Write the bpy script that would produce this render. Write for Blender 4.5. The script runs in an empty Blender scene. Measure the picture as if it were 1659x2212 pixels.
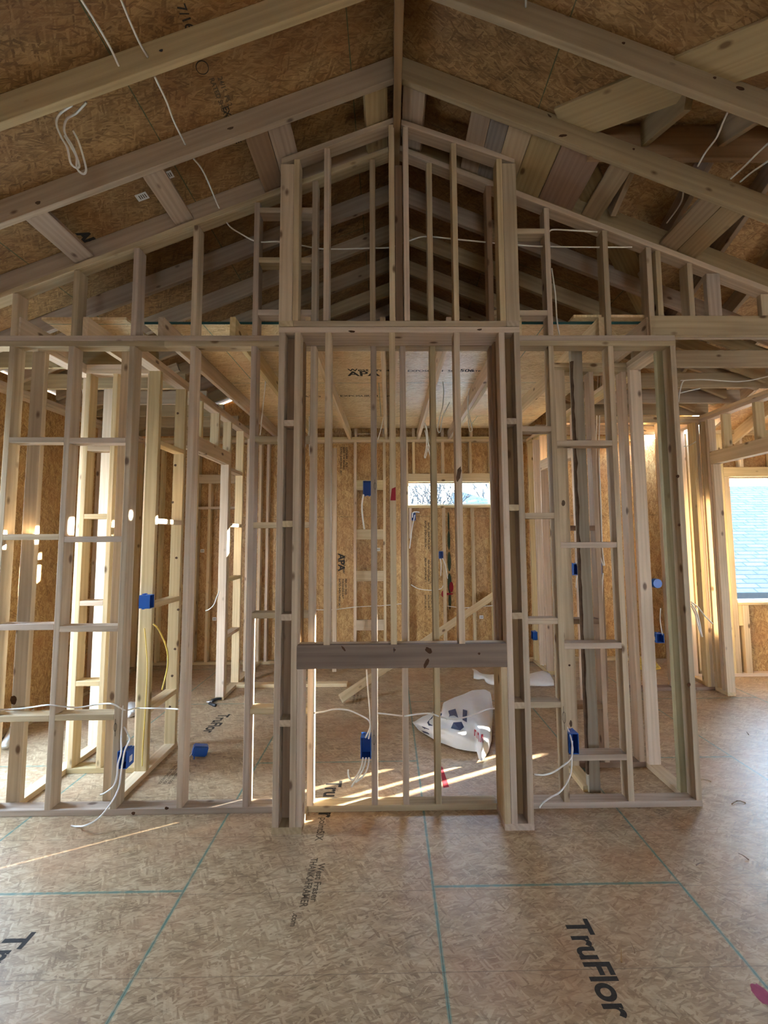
import bpy, bmesh, math, random
from mathutils import Vector, Matrix
random.seed(7)
scene = bpy.context.scene
COL = scene.collection

# ------------------------------------------------------------------ camera
IW, IH = 1659.0, 2212.0
F_PX, CX, CD, CH = 952.69, -0.2073, 2.9105, 1.7174
YAW, PITCH, ROLL = -0.0138, 0.0792, -0.0067
PPX, PPY = 853.01, 1083.41
cy_, sy_, cp_, sp_, cr_, sr_ = (math.cos(YAW), math.sin(YAW), math.cos(PITCH), math.sin(PITCH), math.cos(ROLL), math.sin(ROLL))
Rv = Vector((cy_, sy_, 0)); Uv = Vector((sy_*sp_, -cy_*sp_, cp_)); Fv = Vector((-sy_*cp_, cy_*cp_, sp_))
rt = Rv*cr_ + Uv*sr_; up = -Rv*sr_ + Uv*cr_
cam_d = bpy.data.cameras.new('camera'); cam = bpy.data.objects.new('camera', cam_d); COL.objects.link(cam)
cam.matrix_world = Matrix(((rt.x, up.x, -Fv.x, CX), (rt.y, up.y, -Fv.y, -CD), (rt.z, up.z, -Fv.z, CH), (0, 0, 0, 1)))
cam_d.sensor_fit = 'VERTICAL'; cam_d.sensor_height = 24.0; cam_d.lens = F_PX*24.0/IH
cam_d.shift_x = (IW/2-PPX)/IH; cam_d.shift_y = (PPY-IH/2)/IH
cam_d.clip_start = 0.05; cam_d.clip_end = 300
scene.camera = cam

def at(px, py, axis, val):
    """world point where the line of sight through a photo pixel meets the plane x|y|z = val"""
    u0, v0 = px-PPX, py-PPY
    u = u0*cr_+v0*sr_; v = -u0*sr_+v0*cr_
    d = Rv*(u/F_PX) + Uv*(-v/F_PX) + Fv
    o = Vector((CX, -CD, CH)); k = 'xyz'.index(axis)
    return o + d*((val-o[k])/d[k])

# ------------------------------------------------------------------ light
SUN_AZ, SUN_EL = math.atan(0.47), math.atan(0.205)
SKY_STRENGTH, SUN_STRENGTH, EXPOSURE = 22.0, 200.0, 1.08
scene.view_settings.view_transform = 'Standard'; scene.view_settings.look = 'None'
scene.view_settings.gamma = 1.0; scene.view_settings.use_curve_mapping = False
scene.view_settings.exposure = EXPOSURE
world = bpy.data.worlds.new('sky'); scene.world = world; world.use_nodes = True
wn = world.node_tree.nodes; wl = world.node_tree.links; wn.clear()
w_out = wn.new('ShaderNodeOutputWorld'); w_bg = wn.new('ShaderNodeBackground'); w_tc = wn.new('ShaderNodeTexCoord')
w_sep = wn.new('ShaderNodeSeparateXYZ'); w_cr = wn.new('ShaderNodeValToRGB')
w_cr.color_ramp.elements[0].position = 0.0; w_cr.color_ramp.elements[0].color = (0.80, 0.91, 1.0, 1)
w_cr.color_ramp.elements[1].position = 0.8; w_cr.color_ramp.elements[1].color = (0.40, 0.64, 1.0, 1)
wl.new(w_tc.outputs['Generated'], w_sep.inputs[0]); wl.new(w_sep.outputs['Z'], w_cr.inputs[0])
wl.new(w_cr.outputs[0], w_bg.inputs[0]); w_bg.inputs[1].default_value = SKY_STRENGTH
wl.new(w_bg.outputs[0], w_out.inputs[0])
sun_d = bpy.data.lights.new('sun', 'SUN'); sun_d.energy = SUN_STRENGTH; sun_d.angle = math.radians(0.5); sun_d.color = (1.0, 0.94, 0.83)
sun = bpy.data.objects.new('sun', sun_d); COL.objects.link(sun)
sd = Vector((math.cos(SUN_AZ)*math.cos(SUN_EL), math.sin(SUN_AZ)*math.cos(SUN_EL), math.sin(SUN_EL)))
sun.rotation_mode = 'QUATERNION'; sun.rotation_quaternion = sd.to_track_quat('Z', 'Y'); sun.location = (12, 5, 6)
scene.cycles.max_bounces = 6; scene.cycles.diffuse_bounces = 4; scene.cycles.glossy_bounces = 2
scene.cycles.transmission_bounces = 4; scene.cycles.transparent_max_bounces = 8
scene.cycles.caustics_reflective = False; scene.cycles.caustics_refractive = False
scene.cycles.use_denoising = True

# ------------------------------------------------------------------ materials
class NT:
    def __init__(s, name):
        s.m = bpy.data.materials.new(name); s.m.use_nodes = True
        s.n = s.m.node_tree.nodes; s.l = s.m.node_tree.links; s.n.clear()
        s.out = s.n.new('ShaderNodeOutputMaterial'); s.b = s.n.new('ShaderNodeBsdfPrincipled')
        s.l.new(s.b.outputs[0], s.out.inputs[0])
    def new(s, t, **kw):
        n = s.n.new('ShaderNode'+t)
        for k, v in kw.items(): setattr(n, k, v)
        return n
    def link(s, a, b): s.l.new(a, b)
    def math(s, op, a, b=0.0):
        n = s.new('Math', operation=op)
        for i, x in enumerate((a, b)):
            if hasattr(x, 'links'): s.link(x, n.inputs[i])
            else: n.inputs[i].default_value = x
        return n.outputs[0]
    def mix(s, f, a, b, mode='MIX'):
        n = s.new('Mix', data_type='RGBA', blend_type=mode)
        for i, x in ((0, f), (6, a), (7, b)):
            if hasattr(x, 'links'): s.link(x, n.inputs[i])
            else: n.inputs[i].default_value = x if i == 0 else (x[0], x[1], x[2], 1)
        return n.outputs[2]
    def ramp(s, x, stops):
        n = s.new('ValToRGB'); e = n.color_ramp.elements
        while len(e) < len(stops): e.new(0.5)
        for i, (p, c) in enumerate(stops):
            e[i].position = p; e[i].color = (c[0], c[1], c[2], 1) if isinstance(c, tuple) else (c, c, c, 1)
        s.link(x, n.inputs[0]); return n.outputs[0]
    def mapping(s, src, scale=(1, 1, 1), rot=(0, 0, 0), loc=(0, 0, 0)):
        n = s.new('Mapping'); s.link(src, n.inputs[0])
        n.inputs['Scale'].default_value = scale; n.inputs['Rotation'].default_value = rot; n.inputs['Location'].default_value = loc
        return n.outputs[0]
    def noise(s, v, scale=5, detail=3, rough=0.5):
        n = s.new('TexNoise'); s.link(v, n.inputs['Vector']); n.inputs['Scale'].default_value = scale
        n.inputs['Detail'].default_value = detail; n.inputs['Roughness'].default_value = rough
        return n.outputs[0]

def wood(name, light, dark, knot=(0.10, 0.045, 0.02), grain=0.75, tint=0.16, knots=0.095):
    t = NT(name)
    tc = t.new('TexCoord'); oi = t.new('ObjectInfo')
    off = t.new('VectorMath', operation='SCALE'); off.inputs[0].default_value = (37.0, 53.0, 91.0); t.link(oi.outputs['Random'], off.inputs['Scale'])
    add = t.new('VectorMath', operation='ADD'); t.link(tc.outputs['Object'], add.inputs[0]); t.link(off.outputs[0], add.inputs[1])
    p = add.outputs[0]
    warp = t.noise(t.mapping(p, (7, 7, 1.2)), 1.0, 2, 0.5)
    fig = t.new('TexWave', wave_type='BANDS', bands_direction='X', wave_profile='SIN')
    t.link(t.mapping(p, (1, 1, 0.10), (0.05, 0.03, 0.6)), fig.inputs[0]); fig.inputs['Scale'].default_value = 11
    fig.inputs['Distortion'].default_value = 9; fig.inputs['Detail'].default_value = 2; fig.inputs['Detail Scale'].default_value = 0.8
    fine = t.noise(t.mapping(p, (150, 150, 1.8)), 1.0, 3, 0.65)
    mid = t.noise(t.mapping(p, (42, 42, 0.9)), 1.0, 3, 0.6)
    g = t.math('ADD', t.math('ADD', t.math('MULTIPLY', fig.outputs['Fac'], 0.17), t.math('MULTIPLY', mid, 0.42)), t.math('MULTIPLY', fine, 0.36))
    g = t.math('ADD', g, t.math('MULTIPLY', warp, 0.22))
    col = t.ramp(g, [(0.25, dark), (0.40+0.1*grain, tuple(0.5*(a+b) for a, b in zip(light, dark))), (0.78, light)])
    # knots: a few small dark ovals
    vo = t.new('TexVoronoi', feature='F1'); t.link(t.mapping(p, (8, 8, 4.2)), vo.inputs['Vector']); vo.inputs['Scale'].default_value = 0.9
    kn = t.ramp(t.math('ADD', vo.outputs['Distance'], t.math('MULTIPLY', fine, 0.05)), [(knots, 1.0), (knots+0.07, 0.0)])
    col = t.mix(t.math('MULTIPLY', kn, 0.85), col, knot)
    stain = t.noise(t.mapping(p, (5, 5, 1.0)), 1.0, 2, 0.5)
    col = t.mix(t.ramp(stain, [(0.52, 0.0), (0.72, 0.42)]), col, tuple(0.62*c for c in dark))
    rnd = t.new('TexWhiteNoise', noise_dimensions='1D'); t.link(oi.outputs['Random'], rnd.inputs['W'])
    hsv = t.new('HueSaturation'); t.link(col, hsv.inputs['Color'])
    t.link(t.math('ADD', t.math('MULTIPLY', rnd.outputs['Value'], tint*2), 1.0-tint), hsv.inputs['Value'])
    t.link(t.math('ADD', t.math('MULTIPLY', oi.outputs['Random'], 0.024), 0.488), hsv.inputs['Hue'])
    t.link(t.math('ADD', t.math('MULTIPLY', oi.outputs['Random'], 0.35), 0.80), hsv.inputs['Saturation'])
    t.link(hsv.outputs[0], t.b.inputs['Base Color'])
    t.b.inputs['Roughness'].default_value = 0.72; t.b.inputs['Specular IOR Level'].default_value = 0.28
    bp = t.new('Bump'); bp.inputs['Strength'].default_value = 0.18; bp.inputs['Distance'].default_value = 0.004
    t.link(g, bp.inputs['Height']); t.link(bp.outputs[0], t.b.inputs['Normal'])
    return t.m

def osb(name, c0, c1, c2, rot=(0, 0, 0), seam=None, seam_col=(0.10, 0.20, 0.17), row=1.2192, length=2.4384, soff=(0, 0, 0), mort=0.006, lines=None, scale=1.0, gloss=0.45, spec=0.4, aniso=6.0, flake=0.26):
    """strand board: flakes lie in the object's XY after rot"""
    t = NT(name)
    tc = t.new('TexCoord'); base = t.mapping(tc.outputs['Object'], (1, 1, 1), rot)
    dist = t.new('TexNoise'); t.link(base, dist.inputs['Vector']); dist.inputs['Scale'].default_value = 9*scale; dist.inputs['Detail'].default_value = 2
    dv = t.new('VectorMath', operation='SCALE'); t.link(dist.outputs['Color'], dv.inputs[0]); dv.inputs['Scale'].default_value = 0.03
    pv = t.new('VectorMath', operation='ADD'); t.link(base, pv.inputs[0]); t.link(dv.outputs[0], pv.inputs[1])
    layers = []; gaps = []
    for i, a in enumerate((0.20, -0.75, 1.05, -0.25)):
        k = scale*(19+5*i)
        vm = t.mapping(t.mapping(pv.outputs[0], (1, 1, 1), (0, 0, a), (i*3.1, i*1.7, 0)), (k, k*aniso*(1.25 if i % 2 else 1.0), 0.0))
        v = t.new('TexVoronoi', feature='F1', voronoi_dimensions='2D'); t.link(vm, v.inputs['Vector']); v.inputs['Scale'].default_value = 0.62
        sp = t.new('SeparateColor'); t.link(v.outputs['Color'], sp.inputs[0]); layers.append(sp.outputs); gaps.append(v.outputs['Distance'])
    val = layers[0][0]
    for i, thr in ((1, 0.60), (2, 0.68), (3, 0.72)):
        val = t.mix(t.math('GREATER_THAN', layers[i][1], thr), val, layers[i][0])
    fib = t.noise(t.mapping(t.mapping(pv.outputs[0], (1, 1, 1), (0, 0, 0.25)), (26*scale, 300*scale, 1)), 1.0, 3, 0.65)
    mid = t.noise(t.mapping(t.mapping(base, (1, 1, 1), (0, 0, 0.3)), (6, 18, 6)), 1.0, 3, 0.6)
    big = t.noise(base, 1.6, 3, 0.6)
    f = t.math('ADD', t.math('MULTIPLY', val, flake), t.math('ADD', t.math('MULTIPLY', fib, 0.27), t.math('ADD', t.math('MULTIPLY', big, 0.30), t.math('MULTIPLY', mid, 0.61-flake))))
    col = t.ramp(f, [(0.34, c0), (0.56, c1), (0.80, c2)])
    edge = t.ramp(gaps[0], [(0.60, 0.0), (0.95, 0.32)])
    col = t.mix(edge, col, tuple(0.55*c for c in c0))
    rosy = t.noise(t.mapping(base, (1, 1, 1), (0, 0, 0), (9, 4, 2)), 2.3, 2, 0.5)
    col = t.mix(t.ramp(rosy, [(0.48, 0.0), (0.70, 0.35)]), col, (c1[0]*1.02, c1[1]*0.74, c1[2]*0.72))
    if seam:
        # panel joints: brick layout with painted edges
        bm_ = t.mapping(tc.outputs['Object'], (1, 1, 1), seam, soff)
        br = t.new('TexBrick'); t.link(bm_, br.inputs['Vector']); br.offset = 0.5
        br.inputs['Scale'].default_value = 1.0; br.inputs['Brick Width'].default_value = length; br.inputs['Row Height'].default_value = row
        br.inputs['Mortar Size'].default_value = mort; br.inputs['Mortar Smooth'].default_value = 0.6
        wob = t.noise(base, 30, 2, 0.5)
        fac = t.math('MULTIPLY', br.outputs['Fac'], t.ramp(wob, [(0.3, 0.45), (0.6, 0.95)]))
        col = t.mix(fac, col, seam_col)
        br2 = t.new('TexBrick'); t.link(bm_, br2.inputs['Vector']); br2.offset = 0.5
        br2.inputs['Scale'].default_value = 1.0; br2.inputs['Brick Width'].default_value = length; br2.inputs['Row Height'].default_value = row
        br2.inputs['Mortar Size'].default_value = 0.0013; br2.inputs['Mortar Smooth'].default_value = 0.2
        col = t.mix(t.math('MULTIPLY', br2.outputs['Fac'], 0.75), col, (0.03, 0.03, 0.025))
    if lines:
        axis, period, off, lc = lines
        sx = t.new('SeparateXYZ'); t.link(tc.outputs['Object'], sx.inputs[0])
        m = t.math('ABSOLUTE', t.math('SUBTRACT', t.math('FRACT', t.math('DIVIDE', t.math('ADD', sx.outputs[axis], off), period)), 0.5))
        ln = t.math('LESS_THAN', m, 0.0022/period)
        col = t.mix(t.math('MULTIPLY', ln, 0.45), col, lc)
    t.link(col, t.b.inputs['Base Color'])
    t.b.inputs['Roughness'].default_value = gloss; t.b.inputs['Specular IOR Level'].default_value = spec
    bp = t.new('Bump'); bp.inputs['Strength'].default_value = 0.25; bp.inputs['Distance'].default_value = 0.003
    t.link(f, bp.inputs['Height']); t.link(bp.outputs[0], t.b.inputs['Normal'])
    return t.m

def plain(name, col, rough=0.5, spec=0.4, metal=0.0, vary=0.06, scale=12.0):
    t = NT(name); tc = t.new('TexCoord')
    n = t.noise(tc.outputs['Object'], scale, 3, 0.5)
    c = t.mix(n, tuple(x*(1-vary) for x in col), tuple(min(1, x*(1+vary)) for x in col))
    t.link(c, t.b.inputs['Base Color']); t.b.inputs['Roughness'].default_value = rough
    t.b.inputs['Specular IOR Level'].default_value = spec; t.b.inputs['Metallic'].default_value = metal
    return t.m

PI = math.pi
M = {}
M['stud'] = wood('weathered_pine', (0.57, 0.445, 0.305), (0.34, 0.245, 0.155))
M['fresh'] = wood('fresh_pine', (0.68, 0.52, 0.33), (0.46, 0.325, 0.18))
M['rafter'] = wood('rafter_pine', (0.46, 0.345, 0.22), (0.29, 0.205, 0.125), knots=0.07)
M['plank'] = wood('plank_pine', (0.46, 0.33, 0.20), (0.27, 0.18, 0.10), grain=1.0)
M['plank_grey'] = wood('greyed_plank', (0.30, 0.25, 0.20), (0.16, 0.125, 0.10), grain=1.0)
M['plank_gold'] = wood('golden_plank', (0.47, 0.345, 0.19), (0.34, 0.235, 0.12))
M['header'] = wood('brown_header', (0.25, 0.175, 0.115), (0.135, 0.088, 0.055), knots=0.06)
M['brown'] = wood('brown_pine', (0.34, 0.21, 0.12), (0.21, 0.12, 0.065))
M['post'] = wood('olive_post', (0.40, 0.34, 0.22), (0.26, 0.20, 0.11))
M['floor'] = osb('subfloor_strand_board', (0.17, 0.102, 0.052), (0.375, 0.258, 0.145), (0.57, 0.435, 0.270), seam=(0, 0, PI/2), soff=(0.6178, 0.0, 0.0), seam_col=(0.12, 0.24, 0.19), mort=0.010, lines=('Y', 0.4064, 1.029+0.2032, (0.12, 0.08, 0.05)), gloss=0.42, spec=0.45)
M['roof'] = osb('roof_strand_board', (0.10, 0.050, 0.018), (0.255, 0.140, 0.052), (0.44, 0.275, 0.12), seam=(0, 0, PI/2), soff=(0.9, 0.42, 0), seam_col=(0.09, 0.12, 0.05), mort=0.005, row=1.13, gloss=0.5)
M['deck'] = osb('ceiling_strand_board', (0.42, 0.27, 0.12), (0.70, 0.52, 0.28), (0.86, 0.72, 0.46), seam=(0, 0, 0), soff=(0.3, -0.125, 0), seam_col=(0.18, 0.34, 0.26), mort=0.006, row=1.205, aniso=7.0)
M['wall'] = osb('wall_strand_board', (0.19, 0.085, 0.026), (0.44, 0.245, 0.085), (0.68, 0.46, 0.20), rot=(PI/2, 0, PI/2), seam=(PI/2, 0, 0), soff=(0.2, 2.0, 0), seam_col=(0.20, 0.15, 0.05), mort=0.003, row=2.43)
M['teal'] = plain('teal_edge_paint', (0.015, 0.075, 0.075), 0.6)
M['blue'] = plain('blue_plastic', (0.012, 0.10, 0.42), 0.35, 0.5)
M['blue_shaded'] = plain('blue_plastic_shaded_inside', (0.008, 0.055, 0.26), 0.45, 0.4)  # box interiors: the same blue darkened, shade put into the colour
M['cable'] = plain('white_cable_sheath', (0.80, 0.78, 0.72), 0.4, 0.4)
M['cable_y'] = plain('yellow_cable_sheath', (0.72, 0.52, 0.10), 0.4, 0.4)
M['steel'] = plain('galvanised_steel', (0.45, 0.46, 0.47), 0.35, 0.5, 0.9)
M['white'] = plain('white_paper', (0.80, 0.80, 0.78), 0.7)
M['ink'] = plain('black_print_ink', (0.045, 0.04, 0.035), 0.8, 0.1, vary=0.5, scale=90)
M['ink_soft'] = plain('faded_print_ink', (0.115, 0.085, 0.055), 0.8, 0.1, vary=0.5, scale=120)
M['green_smear_paint'] = plain('dull_green_smear', (0.055, 0.075, 0.045), 0.8, 0.1, vary=0.6, scale=60)
M['ink_red'] = plain('red_spray_paint', (0.30, 0.02, 0.03), 0.7, 0.2, vary=0.25, scale=40)
M['ink_mauve'] = plain('mauve_spray_paint', (0.38, 0.10, 0.16), 0.8, 0.1, vary=0.3, scale=40)
M['vinyl'] = plain('white_vinyl', (0.82, 0.83, 0.84), 0.35)
M['wrap'] = plain('white_house_wrap', (0.76, 0.75, 0.70), 0.55, 0.3)
M['bag'] = plain('white_sack_plastic', (0.80, 0.82, 0.82), 0.38, 0.5)
M['navy'] = plain('navy_print', (0.035, 0.05, 0.12), 0.5)
M['bagred'] = plain('red_print', (0.42, 0.03, 0.05), 0.5)
M['black'] = plain('black_rubber', (0.02, 0.02, 0.022), 0.5)
M['bark'] = plain('dark_bark', (0.085, 0.050, 0.030), 0.9, 0.1, vary=0.6, scale=25)
M['tree'] = plain('bare_bark', (0.016, 0.018, 0.02), 0.9, 0.1)
M['ground'] = plain('pale_gravel', (0.46, 0.43, 0.37), 0.95, 0.1, vary=0.3, scale=2)
M['siding'] = plain('pale_siding', (0.50, 0.50, 0.48), 0.7)
def glass_mat():
    t = NT('window_glass'); t.n.remove(t.b)
    tr = t.new('BsdfTransparent'); gl = t.new('BsdfGlossy'); gl.inputs['Roughness'].default_value = 0.02
    fr = t.new('Fresnel'); fr.inputs['IOR'].default_value = 1.45; mx = t.new('MixShader')
    tr.inputs[0].default_value = (0.96, 0.985, 0.99, 1)
    t.link(t.math('MULTIPLY', fr.outputs[0], 0.6), mx.inputs[0]); t.link(tr.outputs[0], mx.inputs[1]); t.link(gl.outputs[0], mx.inputs[2]); t.link(mx.outputs[0], t.out.inputs[0])
    return t.m
M['glass'] = glass_mat()
def shingle_mat():
    t = NT('roof_shingles'); tc = t.new('TexCoord')
    br = t.new('TexBrick'); t.link(tc.outputs['Object'], br.inputs['Vector']); br.offset = 0.37; br.offset_frequency = 2
    br.inputs['Color1'].default_value = (0.020, 0.027, 0.031, 1); br.inputs['Color2'].default_value = (0.033, 0.042, 0.047, 1)
    br.inputs['Mortar'].default_value = (0.003, 0.006, 0.009, 1); br.inputs['Scale'].default_value = 1.0
    br.inputs['Mortar Size'].default_value = 0.022; br.inputs['Brick Width'].default_value = 0.60; br.inputs['Row Height'].default_value = 0.20
    n = t.noise(tc.outputs['Object'], 40, 3, 0.6)
    c = t.mix(t.math('MULTIPLY', n, 0.3), br.outputs['Color'], (0.05, 0.062, 0.07))
    t.link(c, t.b.inputs['Base Color']); t.b.inputs['Roughness'].default_value = 0.9; t.b.inputs['Specular IOR Level'].default_value = 0.1
    return t.m
M['shingle'] = shingle_mat()

# ------------------------------------------------------------------ helpers
def tag(o, label=None, cat=None, group=None, kind=None):
    if label: o['label'] = label
    if cat: o['category'] = cat
    if group: o['group'] = group
    if kind: o['kind'] = kind
    return o
def link_mesh(name, bm, mat, parent=None, smooth=False):
    me = bpy.data.meshes.new(name); bmesh.ops.recalc_face_normals(bm, faces=bm.faces[:]); bm.to_mesh(me); bm.free()
    if smooth:
        for p in me.polygons: p.use_smooth = True
    for m in (mat if isinstance(mat, (list, tuple)) else [mat]): me.materials.append(m)
    o = bpy.data.objects.new(name, me); COL.objects.link(o)
    if parent: o.parent = parent; o.matrix_parent_inverse = parent.matrix_basis.inverted()
    return o
def bm_box(bm, lo, hi, mi=0):
    vs = [bm.verts.new((x, y, z)) for x in (lo[0], hi[0]) for y in (lo[1], hi[1]) for z in (lo[2], hi[2])]
    for f in ((0, 1, 3, 2), (4, 6, 7, 5), (0, 4, 5, 1), (2, 3, 7, 6), (0, 2, 6, 4), (1, 5, 7, 3)):
        bm.faces.new([vs[i] for i in f]).material_index = mi
def beam(name, c0, c1, w, h, upv, mat, label, cat, group=None, parent=None, bev=0.0035, cuts=None):
    """a length of lumber from c0 to c1 (axis centres); w across, h along upv; grain along local Z.
    cuts=(plumb0, plumb1) shears an end so that it is vertical"""
    c0 = Vector(c0); c1 = Vector(c1); z = (c1-c0).normalized(); L = (c1-c0).length
    y = Vector(upv); y = (y-z*y.dot(z)).normalized(); x = y.cross(z)
    bm = bmesh.new(); bm_box(bm, (-w/2, -h/2, -L/2), (w/2, h/2, L/2))
    if cuts:
        for v in bm.verts:
            k = cuts[0] if v.co.z < 0 else cuts[1]
            v.co.z += k*v.co.y
    if bev: bmesh.ops.bevel(bm, geom=[e for e in bm.edges if abs(e.verts[0].co.z-e.verts[1].co.z) > L*0.4], offset=bev, segments=2, affect='EDGES', profile=0.5)
    o = link_mesh(name, bm, mat)
    mid = (c0+c1)/2
    o.matrix_world = Matrix(((x.x, y.x, z.x, mid.x), (x.y, y.y, z.y, mid.y), (x.z, y.z, z.z, mid.z), (0, 0, 0, 1)))
    return tag(o, label, cat, group)
def bd(name, x, y, z, mat, label, cat, group=None, bev=0.0035):
    """axis-aligned lumber given by its three extents"""
    e = [x[1]-x[0], y[1]-y[0], z[1]-z[0]]; k = e.index(max(e))
    c = Vector(((x[0]+x[1])/2, (y[0]+y[1])/2, (z[0]+z[1])/2)); a = Vector((0, 0, 0)); a[k] = e[k]/2
    if k == 2: return beam(name, c-a, c+a, e[0], e[1], (0, 1, 0), M[mat], label, cat, group, bev=bev)
    if k == 0: return beam(name, c-a, c+a, e[1], e[2], (0, 0, 1), M[mat], label, cat, group, bev=bev)
    return beam(name, c-a, c+a, e[0], e[2], (0, 0, 1), M[mat], label, cat, group, bev=bev)
def slab(name, pts, thick, mat, parent=None, kind=None, edge=None):
    """polygon (world points) given thickness along dirn"""
    bm = bmesh.new(); t = Vector(thick)
    a = [bm.verts.new(p) for p in pts]; b = [bm.verts.new(Vector(p)+t) for p in pts]
    bm.faces.new(a); bm.faces.new(b[::-1]); n = len(pts)
    for i in range(n):
        f = bm.faces.new((a[i], a[(i+1) % n], b[(i+1) % n], b[i]))
        if edge: f.material_index = 1
    o = link_mesh(name, bm, [mat, edge] if edge else mat, parent)
    if kind: o['kind'] = kind
    return o
def smooth_path(pts, n=8):
    P = [Vector(p) for p in pts]
    if len(P) < 3: return P
    out = []
    for i in range(len(P)-1):
        p0 = P[max(i-1, 0)]; p1 = P[i]; p2 = P[i+1]; p3 = P[min(i+2, len(P)-1)]
        for k in range(n):
            t = k/n
            out.append(0.5*((2*p1)+(p2-p0)*t+(2*p0-5*p1+4*p2-p3)*t*t+(3*p1-p0-3*p2+p3)*t**3))
    out.append(P[-1]); return out
def tube(bm, pts, r, seg=7, r1=None):
    P = smooth_path(pts); rings = []; n = None
    for i, p in enumerate(P):
        d = (P[min(i+1, len(P)-1)]-P[max(i-1, 0)])
        d = d.normalized() if d.length > 1e-9 else Vector((0, 0, 1))
        if n is None: n = d.orthogonal().normalized()
        n = (n-d*n.dot(d)); n = n.normalized() if n.length > 1e-6 else d.orthogonal().normalized()
        b = d.cross(n); rr = r if r1 is None else r+(r1-r)*i/(len(P)-1)
        rings.append([bm.verts.new(p+(n*math.cos(a)+b*math.sin(a))*rr) for a in (2*PI*k/seg for k in range(seg))])
    for i in range(len(rings)-1):
        for k in range(seg): bm.faces.new((rings[i][k], rings[i][(k+1) % seg], rings[i+1][(k+1) % seg], rings[i+1][k]))
    bm.faces.new(rings[0][::-1]); bm.faces.new(rings[-1])
def cable(pts, label, mat='cable', r=0.0050, group=None, name='electrical_cable', cat='cable', extra=()):
    bm = bmesh.new(); tube(bm, pts, r)
    for e in extra: tube(bm, e, r)
    return tag(link_mesh(name, bm, M[mat], smooth=True), label, cat, group)
def text_mesh(name, s, size, origin, right, upd, mat, parent, bold=0.0, sx=1.0):
    cu = bpy.data.curves.new(name, 'FONT'); cu.body = s; cu.size = size; cu.offset = bold
    tmp = bpy.data.objects.new(name, cu); COL.objects.link(tmp)
    dg = bpy.context.evaluated_depsgraph_get(); me = bpy.data.meshes.new_from_object(tmp.evaluated_get(dg))
    bpy.data.objects.remove(tmp)
    o = bpy.data.objects.new(name, me); COL.objects.link(o); me.materials.clear(); me.materials.append(M[mat])
    x = Vector(right).normalized(); y = Vector(upd).normalized(); z = x.cross(y); p = Vector(origin)
    x = x*sx
    o.matrix_world = Matrix(((x.x, y.x, z.x, p.x), (x.y, y.y, z.y, p.y), (x.z, y.z, z.z, p.z), (0, 0, 0, 1)))
    if parent: mw = o.matrix_world.copy(); o.parent = parent; o.matrix_parent_inverse = parent.matrix_basis.inverted(); o.matrix_world = mw
    return o
def decal(name, pts, mat, parent):
    bm = bmesh.new(); bm.faces.new([bm.verts.new(p) for p in pts]); return link_mesh(name, bm, M[mat], parent)
def blob(cx, cy, rx, ry, z, n=18, seed=0):
    r = random.Random(seed)
    return [(cx+rx*math.cos(2*PI*i/n)*(0.8+0.4*r.random()), cy+ry*math.sin(2*PI*i/n)*(0.8+0.4*r.random()), z) for i in range(n)]

T = 0.0381; W4 = 0.0889; W6 = 0.1397
HP = 3.011; HT = HP+2*T                       # underside and top of the double top plates
ZR, XR, SL = 4.488, -0.14, 0.407             # rafter-bottom plane of the big roof
RH = 0.151                                    # plumb depth of a rafter
YB = 3.25                                     # inner face of the rear framing
def roof_z(x): return ZR-SL*abs(x-XR)
XL, XRW = -3.55, 3.45

# ------------------------------------------------------------------ setting
FX0, FX1, FY0, FY1 = -3.66, 8.0, -6.0, 3.36
floor = slab('floor', [(FX0, FY0, 0), (FX1, FY0, 0), (FX1, FY1, 0), (FX0, FY1, 0)], (0, 0, -0.25), M['floor'], kind='structure')
tag(floor, 'tan strand board subfloor with green painted panel joints')
def wall_panel(name, axis, pos, thick, a, z, holes, mat, label, nlines=None):
    """flat sheathing in a vertical plane with rectangular openings"""
    us = sorted({a[0], a[1], *[h[0] for h in holes], *[h[1] for h in holes]}); zs = sorted({z[0], z[1], *[h[2] for h in holes], *[h[3] for h in holes]})
    bm = bmesh.new()
    for i in range(len(us)-1):
        for j in range(len(zs)-1):
            u = (us[i]+us[i+1])/2; w = (zs[j]+zs[j+1])/2
            if any(h[0] < u < h[1] and h[2] < w < h[3] for h in holes): continue
            if axis == 'y': bm_box(bm, (us[i], pos, zs[j]), (us[i+1], pos+thick, zs[j+1]))
            else: bm_box(bm, (pos, us[i], zs[j]), (pos+thick, us[i+1], zs[j+1]))
    bmesh.ops.remove_doubles(bm, verts=bm.verts[:], dist=1e-5)
    o = link_mesh(name, bm, mat); o['kind'] = 'structure'; o['label'] = label; return o
WC = (0.066, 1.222, 2.150, 2.476)             # centre window opening
WR = (4.075, 5.12, 0.885, 2.430)             # right window opening
wall_back = wall_panel('wall_back', 'y', YB+W4, 0.012, (XL-0.11, XRW+0.2), (-0.02, 3.19), [WC], M['wall'], 'orange brown strand board sheathing of the rear wall')
wall_wing = wall_panel('wall_back', 'y', 2.52+W4, 0.012, (XRW, FX1), (-0.02, 3.10), [WR], M['wall'], 'orange strand board sheathing round the large right window')
M['wallx'] = osb('side_wall_strand_board', (0.19, 0.085, 0.026), (0.44, 0.245, 0.085), (0.68, 0.46, 0.20), rot=(0, PI/2, 0), gloss=0.5)
wall_left = wall_panel('wall_left', 'x', XL-W4-0.012, 0.012, (FY0, FY1), (-0.02, 3.195), [(-0.35, 0.66, 0.30, 2.45)], M['wallx'], 'strand board sheathing of the left outer wall')
wall_right = wall_panel('wall_right', 'x', 7.6, 0.012, (-3.5, FY1), (-0.02, 4.2), [], M['wallx'], 'strand board sheathing of the far right gable wall')
M['wally'] = M['wall']
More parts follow.
